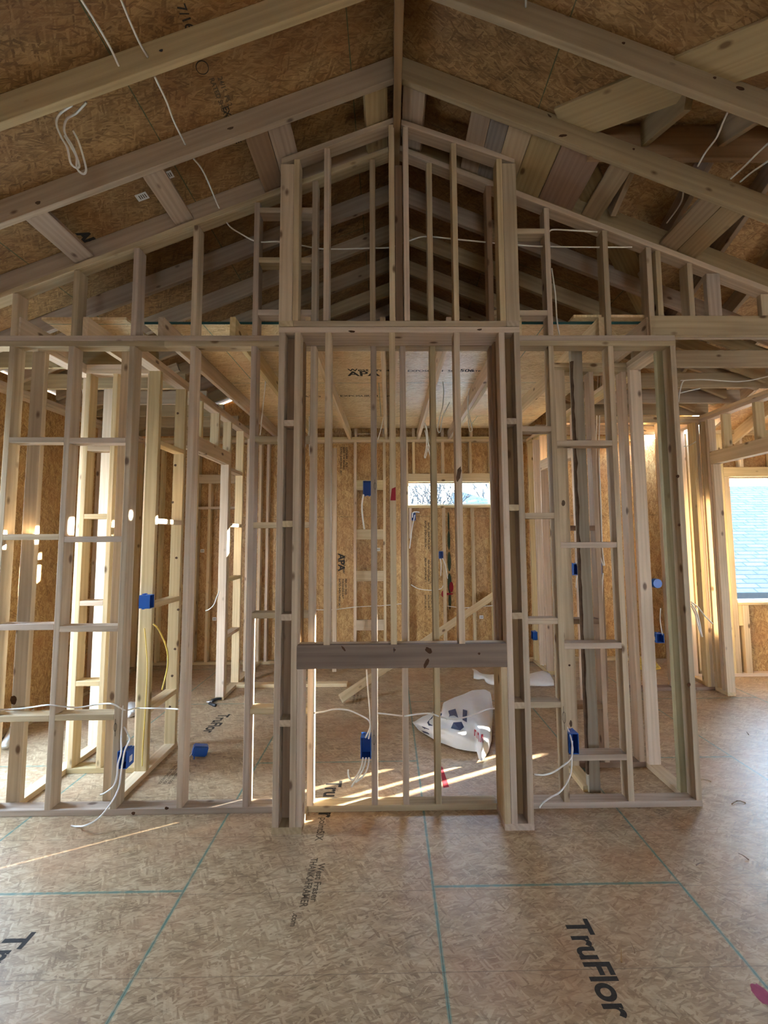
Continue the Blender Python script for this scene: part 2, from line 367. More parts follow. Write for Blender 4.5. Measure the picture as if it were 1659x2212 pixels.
wall_front = wall_panel('wall_front', 'y', FY0+0.02, 0.012, (XL-0.1, XRW), (-0.02, 4.62), [(-0.4, 0.4, 1.2, 2.0)], M['wall'], 'strand board sheathing of the wall behind the camera')
wall_wf = wall_panel('wall_front', 'y', -3.42, 0.012, (XRW, FX1), (-0.02, 3.05), [(5.2, 6.2, 0.9, 2.1)], M['wall'], 'strand board sheathing of the wing front wall')
wall_panel('wall_right', 'x', XRW+0.19, 0.012, (2.62, FY1), (-0.02, 3.1), [], M['wallx'], 'strand board return between the two rear walls')
g_ = slab('wall_back', [(XL-0.11, YB+W4, 3.191), (XRW+0.07, YB+W4, 3.191), (XR, YB+W4, ZR+RH-0.01)], (0, 0.012, 0), M['wall'], kind='structure')
tag(g_, 'strand board closing the rear gable under the roof')
wall_panel('wall_right', 'x', XRW+0.05, 0.012, (FY0, -3.42), (-0.02, 3.10), [], M['wallx'], 'strand board outer wall on the right behind the camera')
# roof sheathing
def on_roof(x, y): return (x, y, roof_z(x)+RH)
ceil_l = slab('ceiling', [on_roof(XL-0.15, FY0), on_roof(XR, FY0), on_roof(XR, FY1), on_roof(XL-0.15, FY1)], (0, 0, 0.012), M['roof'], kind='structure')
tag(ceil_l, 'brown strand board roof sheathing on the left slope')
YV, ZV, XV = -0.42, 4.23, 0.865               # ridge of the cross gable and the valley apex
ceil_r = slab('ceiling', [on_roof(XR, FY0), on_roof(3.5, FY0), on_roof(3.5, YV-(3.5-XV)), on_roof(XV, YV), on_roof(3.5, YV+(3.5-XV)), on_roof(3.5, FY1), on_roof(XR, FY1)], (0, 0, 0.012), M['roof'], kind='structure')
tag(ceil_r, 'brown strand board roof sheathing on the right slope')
def wz(y): return ZV-SL*abs(y-YV)
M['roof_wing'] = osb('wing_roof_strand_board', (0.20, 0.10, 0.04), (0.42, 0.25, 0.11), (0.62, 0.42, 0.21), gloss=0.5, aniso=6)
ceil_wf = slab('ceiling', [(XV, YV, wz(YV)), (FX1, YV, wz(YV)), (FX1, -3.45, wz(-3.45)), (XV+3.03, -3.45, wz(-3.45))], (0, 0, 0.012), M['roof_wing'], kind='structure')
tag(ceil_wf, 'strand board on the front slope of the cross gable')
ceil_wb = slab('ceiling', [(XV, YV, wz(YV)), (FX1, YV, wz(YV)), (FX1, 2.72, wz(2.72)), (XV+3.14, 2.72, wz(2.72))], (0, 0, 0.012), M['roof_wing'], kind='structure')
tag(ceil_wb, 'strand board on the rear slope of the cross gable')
ground = slab('ground', [(-40, -40, -0.45), (60, -40, -0.45), (60, 70, -0.45), (-40, 70, -0.45)], (0, 0, -0.1), M['ground'], kind='structure')
# printed lettering on the subfloor (reads towards the camera)
ZT = 0.0006
def fprint(s, size, x, y, mat, bold=0.0, sx=1.0): return text_mesh('printed_text', s, size, (x, y, ZT), (0, -1, 0), (1, 0, 0), mat, floor, bold, sx)
fprint('TruFlor', 0.150, 0.566, -0.800, 'ink', 0.004, 0.86)
fprint('TruFlor', 0.150, -0.652, 0.355, 'ink', 0.004, 0.86)
fprint('TruFlor', 0.150, -1.868, -0.815, 'ink', 0.004, 0.86)
fprint('TruFlor', 0.150, -1.868, 1.565, 'ink', 0.004, 0.86)
fprint('pointSIX', 0.062, -0.637, -0.050, 'ink_soft', 0.001, 0.95)
fprint('West Fraser', 0.048, -0.588, -0.435, 'ink_soft', 0.001, 1.0)
fprint('THANKAFRAMER', 0.052, -0.634, -0.395, 'ink_soft', 0.001, 0.78)
fprint('.com', 0.040, -0.655, -0.740, 'ink_soft', 0.001, 0.9)
for (xx, yy) in ((-0.64, 2.28), (-0.60, 2.05), (-1.84, 0.60)):
    for k in range(3): fprint('RATED STURD-I-FLOOR', 0.030, xx+0.034*k, yy, 'ink_soft', 0.0005, 0.8)
pm = at(1648, 2150, 'z', 0)
decal('spray_mark', blob(pm.x, pm.y, 0.03, 0.045, ZT, seed=3), 'ink_mauve', floor)
p0 = at(953, 1655, 'z', ZT); p1 = at(964, 1700, 'z', ZT)
decal('spray_mark', [(p0.x-0.012, p0.y, ZT), (p0.x+0.008, p0.y-0.01, ZT), (p1.x+0.02, p1.y, ZT), (p1.x-0.02, p1.y-0.01, ZT)], 'ink_red', floor)

# ------------------------------------------------------------------ near partition wall (front face in the plane y = 0)
WY = (0.0, W4)
ordn = ['first', 'second', 'third', 'fourth', 'fifth', 'sixth', 'seventh', 'eighth', 'ninth', 'tenth', 'eleventh', 'twelfth']
def stud(x, y, z, label, mat='stud', group=None, name='wall_stud', cat='stud'):
    return bd(name, x, y, z, mat, label, cat, group)
bd('bottom_plate', (-3.5, -0.903), WY, (0, T), 'stud', 'long bottom plate on the floor left of the fireplace chase', 'plate')
bd('bottom_plate', (-0.722, 0.462), WY, (0, T), 'stud', 'short bottom plate on the floor inside the fireplace opening', 'plate')
bd('bottom_plate', (0.638, 1.769), WY, (0, T), 'stud', 'bottom plate right of the fireplace chase ending at the open blue lit floor', 'plate')
GS = 'full height studs of the near partition'
for i, x in enumerate((-1.135, -1.545, -1.954, -2.360, -2.755, -3.16)):
    extra = [', braced by blocks to the chase', ', standing free of blocks', ', with a low blue box', ', blocked on both sides', ', near the left picture edge', ', at the far left'][i]
    stud((x, x+T), WY, (T, HP), f'{ordn[i]} full height stud left of the fireplace chase{extra}', group=GS)
for x, s in ((0.889, 'first full height stud right of the fireplace chase, with a low blue box'), (1.2995, 'second full height stud right of the fireplace chase, holding four long blocks on its left'), (1.731, 'end stud of the near partition beside the open blue lit floor')):
    stud((x, x+T), WY, (T, HP), s, group=GS)
for x, s in ((-0.733, 'thin stud behind the left jamb of the fireplace opening, white lit on its right edge'), (-0.326, 'stud inside the fireplace opening carrying the centre blue outlet box'), (-0.127, 'middle stud inside the fireplace opening with a bright right edge'), (0.077, 'stud inside the fireplace opening with a yellow lit left side'), (0.487, 'reddish brown stud behind the right jamb of the fireplace opening')):
    stud((x, x+T), WY, (T, HP), s, 'brown' if x > 0.4 else 'stud', group='rear studs of the fireplace chase')
for z, a in ((HP, 'lower'), (HP+T, 'upper')):
    bd('top_plate', (-3.5, -1.93 if a == 'upper' else -1.72), WY, (z, z+T), 'stud', f'{a} top plate of the near partition at the far left', 'plate')
    bd('top_plate', (-1.93 if a == 'upper' else -1.72, -0.903), WY, (z, z+T), 'stud', f'{a} top plate between the far left run and the chase', 'plate')
    bd('top_plate', (-0.80, 0.535), WY, (z, z+T), 'stud', f'{a} top plate hidden behind the plates of the fireplace chase', 'plate')
    bd('top_plate', (0.638, 1.769), WY, (z, z+T), 'stud', f'{a} top plate of the near partition right of the chase', 'plate')
GB = 'blocks between the studs of the near partition'
def block(x, y, zt, label, mat='stud', group=GB): return bd('blocking', x, y, (zt-T, zt), mat, label, 'blocking', group)
hts = ['top', 'second', 'third', 'lowest']
for xs, zz, w in (((-2.717, -2.360), (2.391, 1.749, 1.173, 0.606), 'in the leftmost visible stud bay'), ((-2.322, -1.954), (2.386, 1.732, 1.159, 0.610), 'in the stud bay just left of the low left outlet box'),
                  ((0.638, 0.889), (2.454, 1.868, 1.180, 0.653), 'between the chase and the first stud to its right'), ((0.927, 1.2995), (2.355, 1.672, 1.020, 0.324), 'between the first and second studs right of the chase')):
    for h, z in zip(hts, zz): block(xs, WY, z, f'{h} block {w}')
for h, z in zip(hts, (2.392, 1.817, 1.233, 0.634)):
    block((-1.097, -0.733), WY, z, f'{h} long block running from the first left stud behind the chase')
# ------------------------------------------------------------------ fireplace chase (front face y = -0.2)
BY = (-0.20, -0.20+W4); BYD = (-0.20, -0.005)
bd('bottom_plate', (-0.900, -0.726), BYD, (0, T), 'stud', 'pale base plate under the left leg of the fireplace chase', 'plate', bev=0.002)
bd('bottom_plate', (0.460, 0.634), BYD, (0, T), 'stud', 'pale base plate under the right leg of the fireplace chase', 'plate', bev=0.002)
for s, side in ((-1, 'left'), (1, 'right')):
    m = lambda x0, x1: (x0, x1)
    if s < 0: outer, king, jack, flat = (-0.897, -0.859), (-0.798, -0.760), (-0.7595, -0.7225), (-0.872, -0.783)
    else: outer, king, jack, flat = (0.596, 0.634), (0.499, 0.537), (0.461, 0.4985), (0.520, 0.609)
    stud(outer, BY, (T, HP), f'outer front stud of the {side} chase leg', group='front studs of the chase legs')
    stud(king, BY, (T, HP), f'king stud beside the {side} end of the dark header', group='front studs of the chase legs')
    stud(jack, BYD if s > 0 else BY, (T, 0.931), f'short jack stud carrying the {side} end of the dark header', 'fresh' if s > 0 else 'stud', group='front studs of the chase legs')
    stud(flat, (-0.11, -0.072), (T, HP), f'flat dark stud set back inside the {side} chase leg', 'brown')
    stud((outer[0], outer[1]) if s < 0 else (outer[0], outer[1]), (-0.065, -0.004), (T, HP), f'rear return stud of the {side} chase leg', 'brown')
    stud((king[0], king[1]), (-0.065, -0.004), (T, HP), f'added sun blocking stud beside the king stud of the {side} chase leg', 'brown')  # unseen stud added to stop sun passing through the hollow leg
    zz = (2.446, 1.818, 1.256, 0.640) if s < 0 else (2.454, 1.910, 1.252, 0.726)
    xs = (-0.859, -0.798) if s < 0 else (0.537, 0.596)
    for h, z in zip(hts, zz): block(xs, BY, z, f'{h} stubby block inside the {side} chase leg', group='stubby blocks in the chase legs')
bd('header_beam', (-0.765, 0.499), (-0.20, -0.165), (0.931, 1.071), 'header', 'dark brown header board across the fireplace opening', 'header')
bd('header_beam', (-0.759, 0.498), (-0.164, -0.111), (0.940, 1.070), 'stud', 'pale inner board behind the dark fireplace header', 'header')
for i, (x, s) in enumerate(((-0.605, 'left cripple stud standing on the dark header'), (-0.2005, 'middle cripple stud on the dark header, with a red paint mark'), (0.211, 'right cripple stud standing on the dark header'))):
    cst = stud((x, x+T), BY, (1.071, HP), s, group='cripple studs above the fireplace header')
    if i == 1:
        a = at(840.5, 1052, 'y', -0.2004); b = at(851.5, 1081, 'y', -0.2004)
        decal('paint_mark', [(x+0.003, -0.2006, b.z), (x+T-0.002, -0.2006, b.z), (x+T-0.002, -0.2006, a.z), (x+0.012, -0.2006, a.z-0.01)], 'ink_red', cst)
bd('top_plate', (-0.899, 0.634), BYD, (HP, HP+T), 'stud', 'lower plate over the fireplace chase with a dark knot', 'plate')
bd('top_plate', (-0.805, 0.55), BYD, (HP+T+0.002, HT+0.002), 'stud', 'upper plate over the fireplace chase carrying the small gable studs', 'plate')
bd('top_plate', (-0.899, -0.807), BYD, (HP+T+0.002, HT+0.002), 'stud', 'short plate end at the upper left corner of the chase', 'plate')
bd('top_plate', (0.552, 0.634), BYD, (HP+T+0.002, HT+0.002), 'stud', 'short plate end at the upper right corner of the chase', 'plate')
# small gable above the chase
ZG = HT+0.002
def gz(x): return 4.191+0.400*(x+0.9036) if x < -0.12 else 4.2047+0.36*(0.6404-x)
PT = T/math.cos(math.atan(0.40))
def gst(x0, x1, label, y=BY, mat='stud'):
    zt = min(gz(x0), gz(x1))-PT
    return stud((x0, x1), y, (ZG, zt), label, mat, group='studs of the small gable above the chase', name='gable_stud')
gst(-0.9015, -0.8155, 'wide flat corner stud at the left edge of the small gable', (-0.20, -0.162))
gst(-0.815, -0.778, 'narrow stud doubled onto the left corner stud of the small gable')
gst(-0.619, -0.583, 'first slim stud inside the left half of the small gable')
gst(-0.196, -0.159, 'pale slim stud just left of the ridge post')
gst(-0.102, -0.066, 'pale slim stud just right of the ridge post')
gst(0.217, 0.251, 'slim stud in the right half of the small gable')
gst(0.512, 0.550, 'narrow stud doubled onto the right corner stud of the small gable')
gst(0.5505, 0.640, 'wide flat corner stud at the right edge of the small gable', (-0.20, -0.162))
def rake(name, x0, x1, zf, y, th, mat, label, cat, group=None, cut=True):
    za, zb = zf(x0), zf(x1); sl = (zb-za)/(x1-x0); n = Vector((-sl, 0, 1)).normalized()
    o = Vector((0, (y[0]+y[1])/2, 0)); half = n*(th/2)
    return beam(name, Vector((x0, 0, za))-half+o, Vector((x1, 0, zb))-half+o, y[1]-y[0], th, n, M[mat], label, cat, group, cuts=(sl, sl) if cut else None)
rake('rake_plate', -0.9036, -0.160, gz, BY, T, 'stud', 'left sloping top plate of the small gable', 'plate')
rake('rake_plate', -0.104, 0.6404, gz, BY, T, 'stud', 'right sloping top plate of the small gable', 'plate')
stud((-0.1545, -0.103), (-0.095, -0.045), (HT+0.003, 4.24), 'dark reddish post under the ridge board at the centre of the gable', 'brown', name='ridge_post', cat='post')
# ------------------------------------------------------------------ gable wall above the plates
rz = lambda x: roof_z(x)
rake('rake_plate', -3.42, XR-0.03, rz, WY, T, 'stud', 'long left rake plate of the gable wall under the rafter', 'plate')
rake('rake_plate', XR+0.03, 3.15, rz, WY, T, 'stud', 'long right rake plate of the gable wall under the rafter', 'plate')
GG = 'cripple studs of the gable wall'
def gcr(x0, x1, label, z0=HT, y=WY, mat='stud', zf=rz):
    zt = min(zf(x0), zf(x1))-T/math.cos(math.atan(SL))
    return stud((x0, x1), y, (z0, zt), label, mat, group=GG, name='gable_stud')
for i, x in enumerate((-1.131, -1.548, -1.951, -2.352, -2.756, -3.14)):
    gcr(x, x+T, f'{ordn[i]} short gable stud left of the small gable, counting outwards')
for i, x in enumerate((0.8915, 1.296)):
    gcr(x, x+T, f'{ordn[i]} short gable stud right of the small gable, on the wall plate')
ZH = HT+W6
for x0, x1, s, m in ((1.664, 1.702, 'short gable stud at the left end of the long header beam', WY), (1.883, 1.921, 'short gable stud standing on the long header beam', WY), (2.014, 2.110, 'wide flat gable stud standing on the long header beam', (0, T)), (2.388, 2.478, 'wide flat gable stud at the right picture edge', (0, T)), (2.84, 2.88, 'last short gable stud beyond the right picture edge', WY)):
    gcr(x0, x1, s, ZH, m)
gcr(1.60, 1.638, 'short gable stud beside the left end of the header beam', HT, WY)
for x, s in ((-0.730, 'first dim stud behind the small gable'), (-0.330, 'second dim stud behind the small gable'), (0.071, 'third dim stud behind the small gable'), (0.487, 'fourth dim stud behind the small gable')):
    gcr(x, x+T, s, HT, WY, 'brown' if x > 0.4 else 'stud')
for h, z in zip(('top', 'middle', 'lowest'), (4.029-0.02, 3.645, 3.270)):
    block((-1.093, -0.730), WY, z, f'{h} block left of the small gable', group='blocks beside the small gable')
for h, z in zip(('upper', 'lower'), (3.860, 3.267)):
    block((0.525, 0.8915), WY, z, f'{h} block right of the small gable', group='blocks beside the small gable')
for i, y in enumerate(((0.0, 0.036), (0.038, 0.074))):
    bd('header_beam', (1.606, 3.36), y, (HT, ZH), 'stud', ('front' if i == 0 else 'rear')+' board of the long header over the right opening', 'header')
# ------------------------------------------------------------------ roof frame
bd('ridge_board', (XR-0.024, XR+0.024), (FY0+0.05, FY1-0.02), (ZR-0.075, ZR+RH-0.012), 'brown', 'dark ridge board along the peak of the roof', 'ridge board')
MEM = 5.5*0.0254
def rafter(y, side, label, x_end=3.42, mat='rafter', y_th=T):
    x0 = XR-0.026 if side < 0 else XR+0.026; x1 = XR-x_end if side < 0 else XR+x_end
    f = lambda x: roof_z(x)+RH-0.001
    if side < 0: return rake('rafter', x1, x0, f, (y, y+y_th), MEM, mat, label, 'rafter', 'rafters of the big roof')
    return rake('rafter', x0, x1, f, (y, y+y_th), MEM, mat, label, 'rafter', 'rafters of the big roof')
rows = [(-1.395, 'out of the way rafter nearest the camera'), (-0.925, 'long pale rafter crossing the top of the picture'), (-0.455, 'second long pale rafter, in front of the gable wall'), (0.020, 'rafter lying on top of the gable wall rake plate'),
        (0.51, 'first rafter behind the gable wall'), (0.98, 'second rafter behind the gable wall'), (1.45, 'third rafter behind the gable wall'), (1.92, 'fourth rafter behind the gable wall'), (2.39, 'fifth rafter behind the gable wall'), (2.86, 'sixth rafter behind the gable wall')]
for y, s in rows:
    for sd_, nm in ((-1, 'left slope'), (1, 'right slope')): rafter(y, sd_, f'{s}, on the {nm}')
# flat planks spanning between the second rafter and the gable rafter
def plank(x0, x1, mat, label, y=(-0.416, 0.018), dz=0.022):
    xm = (x0+x1)/2; s = SL if xm < XR else -SL; n = Vector((-s, 0, 1)).normalized()
    c = Vector((xm, 0, roof_z(xm)+dz+0.02))
    return beam('roof_plank', c+Vector((0, y[0], 0)), c+Vector((0, y[1], 0)), (x1-x0)/math.cos(math.atan(SL)), T, n, M[mat], label, 'plank', 'flat planks between the rafters')
plank(-2.365, -2.238, 'plank', 'flat plank between rafters at the far left, low on the slope')
plank(-1.685, -1.563, 'plank', 'flat plank between rafters near the white roof sticker')
plank(-1.072, -0.940, 'brown', 'knotty reddish half of the doubled plank left of the chase')
plank(-0.938, -0.802, 'plank', 'striped half of the doubled plank left of the chase')
plank(-0.349, -0.208, 'plank', 'flat plank just left of the ridge')
plank(-0.098, 0.037, 'plank', 'flat plank just right of the ridge')
plank(0.321, 0.439, 'plank', 'striped brown plank right of the ridge, beside a grey one')
plank(0.441, 0.549, 'plank_grey', 'dark grey plank in the row right of the ridge')
plank(0.551, 0.690, 'plank_gold', 'golden yellow plank in the row right of the ridge')
plank(0.692, 0.868, 'plank', 'wide plank with one knot in the row right of the ridge')
plank(0.872, 1.105, 'brown', 'widest reddish brown board in the row right of the ridge')
plank(1.171, 1.290, 'plank', 'striped plank beside the dark attic gap')
plank(1.712, 1.835, 'plank', 'left board of the pale pair low on the right slope')
plank(1.837, 1.970, 'plank', 'right board of the pale pair low on the right slope')
# valley board and cross gable framing
def vpt(x, y): return Vector((x, y, roof_z(x)+RH-0.012))
va = vpt(0.86, -0.415); vb = vpt(2.9, -0.415-2.04)
beam('valley_board', va, vb, 0.225, 0.022, (SL, 0, 1), M['plank_gold'], 'broad golden valley board slanting across the upper right roof', 'board', None)
va = vpt(0.92, -0.36); vb = vpt(3.2, -0.36+2.28)
beam('valley_board', va, vb, 0.20, 0.022, (SL, 0, 1), M['plank'], 'valley board running back behind the right rafters', 'board', None)
bd('ridge_board', (1.02, 7.5), (YV-0.005, YV+0.033), (ZV-0.225, ZV-0.012), 'brown', 'dark ridge board of the cross gable in the right attic gap', 'ridge board')
def wraft(x, side, label):
    f = lambda y: wz(y)-0.002
    y0 = YV+0.035 if side > 0 else YV-0.008
    lim = YV+max(0.1, (x-XV))-0.06 if side > 0 else YV-max(0.1, (x-XV))+0.06
    y1 = min(lim, 2.62) if side > 0 else max(lim, -3.4)
    a, b = Vector((x, y0, f(y0))), Vector((x, y1, f(y1))); d = (b-a).normalized(); n = Vector((0, -d.z, d.y)) if d.y > 0 else Vector((0, d.z, -d.y))
    h = MEM
    return beam('rafter', a-n*(h/2), b-n*(h/2), T, h, n, M['rafter'], label, 'rafter', 'rafters of the cross gable')
for i, x in enumerate((1.36, 1.83, 2.30, 2.77, 3.24, 3.71, 4.18, 4.65, 5.12)):
    wraft(x, 1, f'{ordn[i]} rear rafter of the cross gable, counting away from the big roof')
    wraft(x, -1, f'{ordn[i]} front rafter of the cross gable, counting away from the big roof')
# ------------------------------------------------------------------ ceiling joists and attic deck of the centre room
ZJ = (HT, HT+W6)
GJ = 'ceiling joists of the centre room'
for x, s in ((-2.742, 'ceiling joist end seen low behind the leftmost gable studs'), (-2.288, 'ceiling joist end between the outer left gable studs'), (-1.777, 'ceiling joist nearest the left partition plate'), (-1.289, 'ceiling joist with hanging wire loops left of the chase'), (-0.775, 'ceiling joist just left of the middle of the chase'), (-0.262, 'ceiling joist left of the middle chase stud'), (-0.170, 'pale ceiling joist right of the middle chase stud'), (0.196, 'ceiling joist with a white lit underside right of centre'),
             (0.640, 'left half of the doubled ceiling joist'), (0.680, 'right half of the doubled ceiling joist'), (1.255, 'ceiling joist end beyond the chase on the right'), (1.590, 'ceiling joist end near the header beam on the right')):
    y1 = 3.33 if -2.0 < x < 1.5 else 0.56
    bd('ceiling_joist', (x, x+T), (0.02, y1), ZJ, 'fresh', s, 'joist', GJ)
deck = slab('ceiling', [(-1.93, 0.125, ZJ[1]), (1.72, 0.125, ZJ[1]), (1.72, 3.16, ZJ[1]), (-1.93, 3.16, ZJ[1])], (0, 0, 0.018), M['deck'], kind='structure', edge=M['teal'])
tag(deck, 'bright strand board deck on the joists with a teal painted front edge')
deck2 = slab('ceiling', [(-2.60, 0.06, ZJ[1]), (-2.02, 0.06, ZJ[1]), (-2.02, 0.50, ZJ[1]), (-2.60, 0.50, ZJ[1])], (0, 0, 0.018), M['deck'], kind='structure')
deck3 = slab('ceiling', [(1.10, 0.06, ZJ[1]+0.019), (1.72, 0.06, ZJ[1]+0.019), (1.72, 0.50, ZJ[1]+0.019), (1.10, 0.50, ZJ[1]+0.019)], (0, 0, 0.018), M['deck'], kind='structure')
def ctext(s, size, px, py, bold=0.001, sx=1.0):
    p = at(px, py, 'z', ZJ[1]-0.0008); return text_mesh('printed_text', s, size, p, (1, 0, 0), (0, 1, 0), 'ink', deck, bold, -1 if False else sx)
def ctext_b(s, size, px, py, bold=0.001, sx=1.0):
    # faces down: text readable from below with its top towards the rear of the room
    p = at(px, py, 'z', ZJ[1]-0.0008)
    return text_mesh('printed_text', s, size, p, (1, 0, 0), (0, -1, 0), 'ink', deck, bold, sx)
ctext_b('West Fraser', 0.085, 752, 802, 0.002); ctext_b('APA', 0.16, 752, 812, 0.004)
ctext_b('EXPOSURE 1  506', 0.06, 880, 803); ctext_b('506', 0.09, 992, 803, 0.002); ctext_b('RATED  5/8', 0.05, 1010, 803)
ctext_b('EXPOSURE 1   506', 0.075, 735, 857, 0.001); ctext_b('RATED', 0.07, 650, 858, 0.001)
for yy in (0.565, 1.070, 1.549, 2.010, 2.49, 2.97):
    k = ['first', 'second', 'third', 'fourth', 'fifth', 'sixth'][(0.565, 1.070, 1.549, 2.010, 2.49, 2.97).index(yy)]
    bd('ceiling_joist', (XL-0.05, -2.075), (yy, yy+T), ZJ, 'rafter', f'{k} cross joist behind the near partition on the left side', 'joist', 'cross joists of the left rooms')
    bd('ceiling_joist', (1.80, XRW+0.02), (yy, yy+T), ZJ, 'rafter', f'{k} cross joist behind the long header on the right side', 'joist', 'cross joists of the right rooms')
# slanted webs seen between the cross joists
for i, (x0, z0, x1, z1, y) in enumerate(((-3.45, 3.10, -2.75, 3.40, 0.622), (-3.5, 3.10, -2.5, 3.52, 1.127), (-3.4, 3.12, -2.4, 3.50, 1.606), (2.35, 3.42, 3.2, 3.12, 0.622), (2.3, 3.45, 3.3, 3.12, 1.127), (2.2, 3.45, 3.25, 3.12, 1.606))):
    beam('brace', (x0, y, z0), (x1, y, z1), T, W4, (0, 0, 1), M['rafter'], f'{ordn[i % 3]} slanted attic brace behind the cross joists on the {"left" if i < 3 else "right"}', 'brace', 'slanted attic braces')

# ------------------------------------------------------------------ left closet and left partition
W1 = (-2.060, -1.971)
bd('bottom_plate', W1, (W4+0.001, 0.915), (0, T), 'fresh', 'bottom plate of the left side partition running back from the near wall', 'plate')
bd('bottom_plate', W1, (1.935, YB), (0, T), 'fresh', 'bottom plate of the left side partition beyond its doorway', 'plate')
for z, a in ((HP, 'lower'), (HP+T, 'upper')):
    bd('top_plate', W1, (W4+0.001, YB), (z, z+T), 'fresh', f'{a} top plate of the left side partition running to the rear wall', 'plate')
G1 = 'studs of the left side partition'
for y, s in ((0.0905, 'flat grey stud tied behind the stud with the low left outlet box'), (0.445, 'wide pale stud carrying the high left outlet box'), (0.870, 'knotty wide stud at the near side of the left doorway'), (1.935, 'pale trimmer stud at the far side of the left doorway'), (1.976, 'second stud doubled behind the left doorway trimmer'), (2.40, 'stud behind the left doorway with small blocks'), (2.82, 'dim stud near the rear end of the left partition')):
    top = 2.520 if abs(y-1.935) < 1e-6 else HP
    stud(W1, (y, y+T), (T, top), s, 'fresh', group=G1)
bd('header_beam', (-2.010, -1.971), (0.909, 1.974), (2.521, 2.662), 'fresh', 'pale header board over the left doorway, near board', 'header')
bd('header_beam', (-2.060, -2.021), (0.909, 1.974), (2.521, 2.662), 'fresh', 'pale header board over the left doorway, far board', 'header')
for y, s in ((1.21, 'first'), (1.625, 'second')): stud(W1, (y, y+T), (2.663, HP), f'{s} cripple stud above the left doorway header', 'fresh', group=G1)
for h, z in zip(hts, (2.475, 1.866, 1.231, 0.475)): block(W1, (0.484, 0.869), z, f'{h} pale block in the left side partition before the doorway', 'fresh', 'blocks of the left side partition')
for h, z in zip(hts, (2.50, 1.876, 1.273, 0.668)): block(W1, (2.015, 2.399), z, f'{h} small block behind the left doorway trimmer', 'fresh', 'blocks of the left side partition')
W0 = (-2.673, -2.584)
bd('bottom_plate', W0, (W4+0.001, 0.90), (0, T), 'fresh', 'bottom plate of the leftmost side partition', 'plate')
for z, a in ((HP, 'lower'), (HP+T, 'upper')): bd('top_plate', W0, (W4+0.001, 0.59), (z, z+T), 'fresh', f'{a} top plate of the leftmost side partition', 'plate')
for y, s in ((0.0905, 'wide grey flat stud with a dark knot near the left picture edge'), (0.60, 'second wide stud of the leftmost side partition'), (0.86, 'end stud of the leftmost side partition')): stud(W0, (y, y+T), (T, HP), s, 'stud' if y < 0.3 else 'fresh')
T1 = (0.500, 0.589)
bd('bottom_plate', (-2.582, -2.062), T1, (0, T), 'fresh', 'bottom plate across the back of the left closet', 'plate')
for z, a in ((HP, 'lower'), (HP+T, 'upper')): bd('top_plate', (-2.582, -2.062), T1, (z, z+T), 'fresh', f'{a} top plate across the back of the left closet', 'plate')
for x, s in ((-2.582, 'left stud in the back wall of the left closet'), (-2.372, 'right stud in the back wall of the left closet, blocked to its neighbour'), (-2.100, 'hidden end stud in the back wall of the left closet')): stud((x, x+T), T1, (T, HP), s, 'fresh')
for h, z in zip(('top', 'middle', 'low'), (2.435, 1.906, 1.249)): block((-2.544, -2.372), T1, z, f'{h} short block in the back wall of the left closet', 'fresh', 'blocks of the left closet')
block((-2.544, -2.372), T1, 0.66, 'lowest short block in the back wall of the left closet', 'fresh', 'blocks of the left closet')
# partition plate crossing the rear of the centre room
bd('bottom_plate', (-1.970, -0.70), (2.315, 2.404), (0, T), 'fresh', 'loose looking bottom plate crossing the floor behind the chase', 'plate')
# outer left wall
for z, a in ((HP, 'lower'), (HP+T, 'upper')): bd('top_plate', (XL-W4+0.001, XL), (-2.0, YB), (z, z+T), 'fresh', f'{a} top plate of the left outer wall', 'plate')
bd('bottom_plate', (XL-W4+0.001, XL), (-2.0, YB), (0, T), 'fresh', 'bottom plate of the left outer wall', 'plate')
for i, y in enumerate((0.0, 0.40, 0.72, 2.26, 2.66, 3.06)): stud((XL-W4+0.001, XL), (y, y+T), (T, HP), f'{ordn[i]} stud of the left outer wall counting rearwards', 'fresh', 'studs of the left outer wall')
# ------------------------------------------------------------------ rear wall framing
RY = (YB, YB+W4-0.001)
bd('bottom_plate', (XL, XRW), RY, (0, T), 'fresh', 'long bottom plate of the rear wall', 'plate')
for z, a in ((3.0515, 'lower'), (3.0515+T, 'upper')): bd('top_plate', (XL, XRW), RY, (z, z+T), 'fresh', f'{a} long top plate of the rear wall', 'plate')
GR = 'studs of the rear wall'
ZB = 3.0515
LZ = ZB+2*T
for x, s in ((-0.699, 'rear wall stud on the left of the ladder of flat blocks'), (-0.287, 'rear wall stud on the right of the ladder of flat blocks'), (1.217, 'pale rear wall stud right of the centre window'), (0.027, 'rear wall stud left of the centre window'), (-1.112, 'rear wall stud hidden behind the left chase leg'), (-1.51, 'rear wall stud left of the chase leg'), (-1.920, 'rear wall stud beside the left partition corner'), (-2.027, 'rear corner stud of the left partition'), (1.60, 'rear wall stud near the right partition corner')):
    stud((x, x+T), RY, (T, ZB), s, 'fresh', group=GR)
for i, (z0, z1) in enumerate(((2.371, 2.512), (1.680, 1.820), (1.105, 1.247), (0.438, 0.579))):
    bd('blocking', (-0.661, -0.287), (YB+0.002, YB+0.040), (z0, z1), 'fresh', f'{["top", "second", "third", "bottom"][i]} flat block of the ladder on the rear wall', 'blocking', 'ladder of flat blocks on the rear wall')
bd('header_beam', (0.066, 1.216), (YB, YB+0.038), (2.485, 2.600), 'fresh', 'pale header over the centre rear window', 'header')
bd('header_beam', (0.066, 1.216), (YB+0.040, YB+0.085), (2.485, 2.600), 'fresh', 'outer header board over the centre rear window', 'header')
bd('window_sill_plate', (0.066, 1.216), RY, (2.115, 2.150), 'fresh', 'flat sill plate under the centre rear window', 'plate')
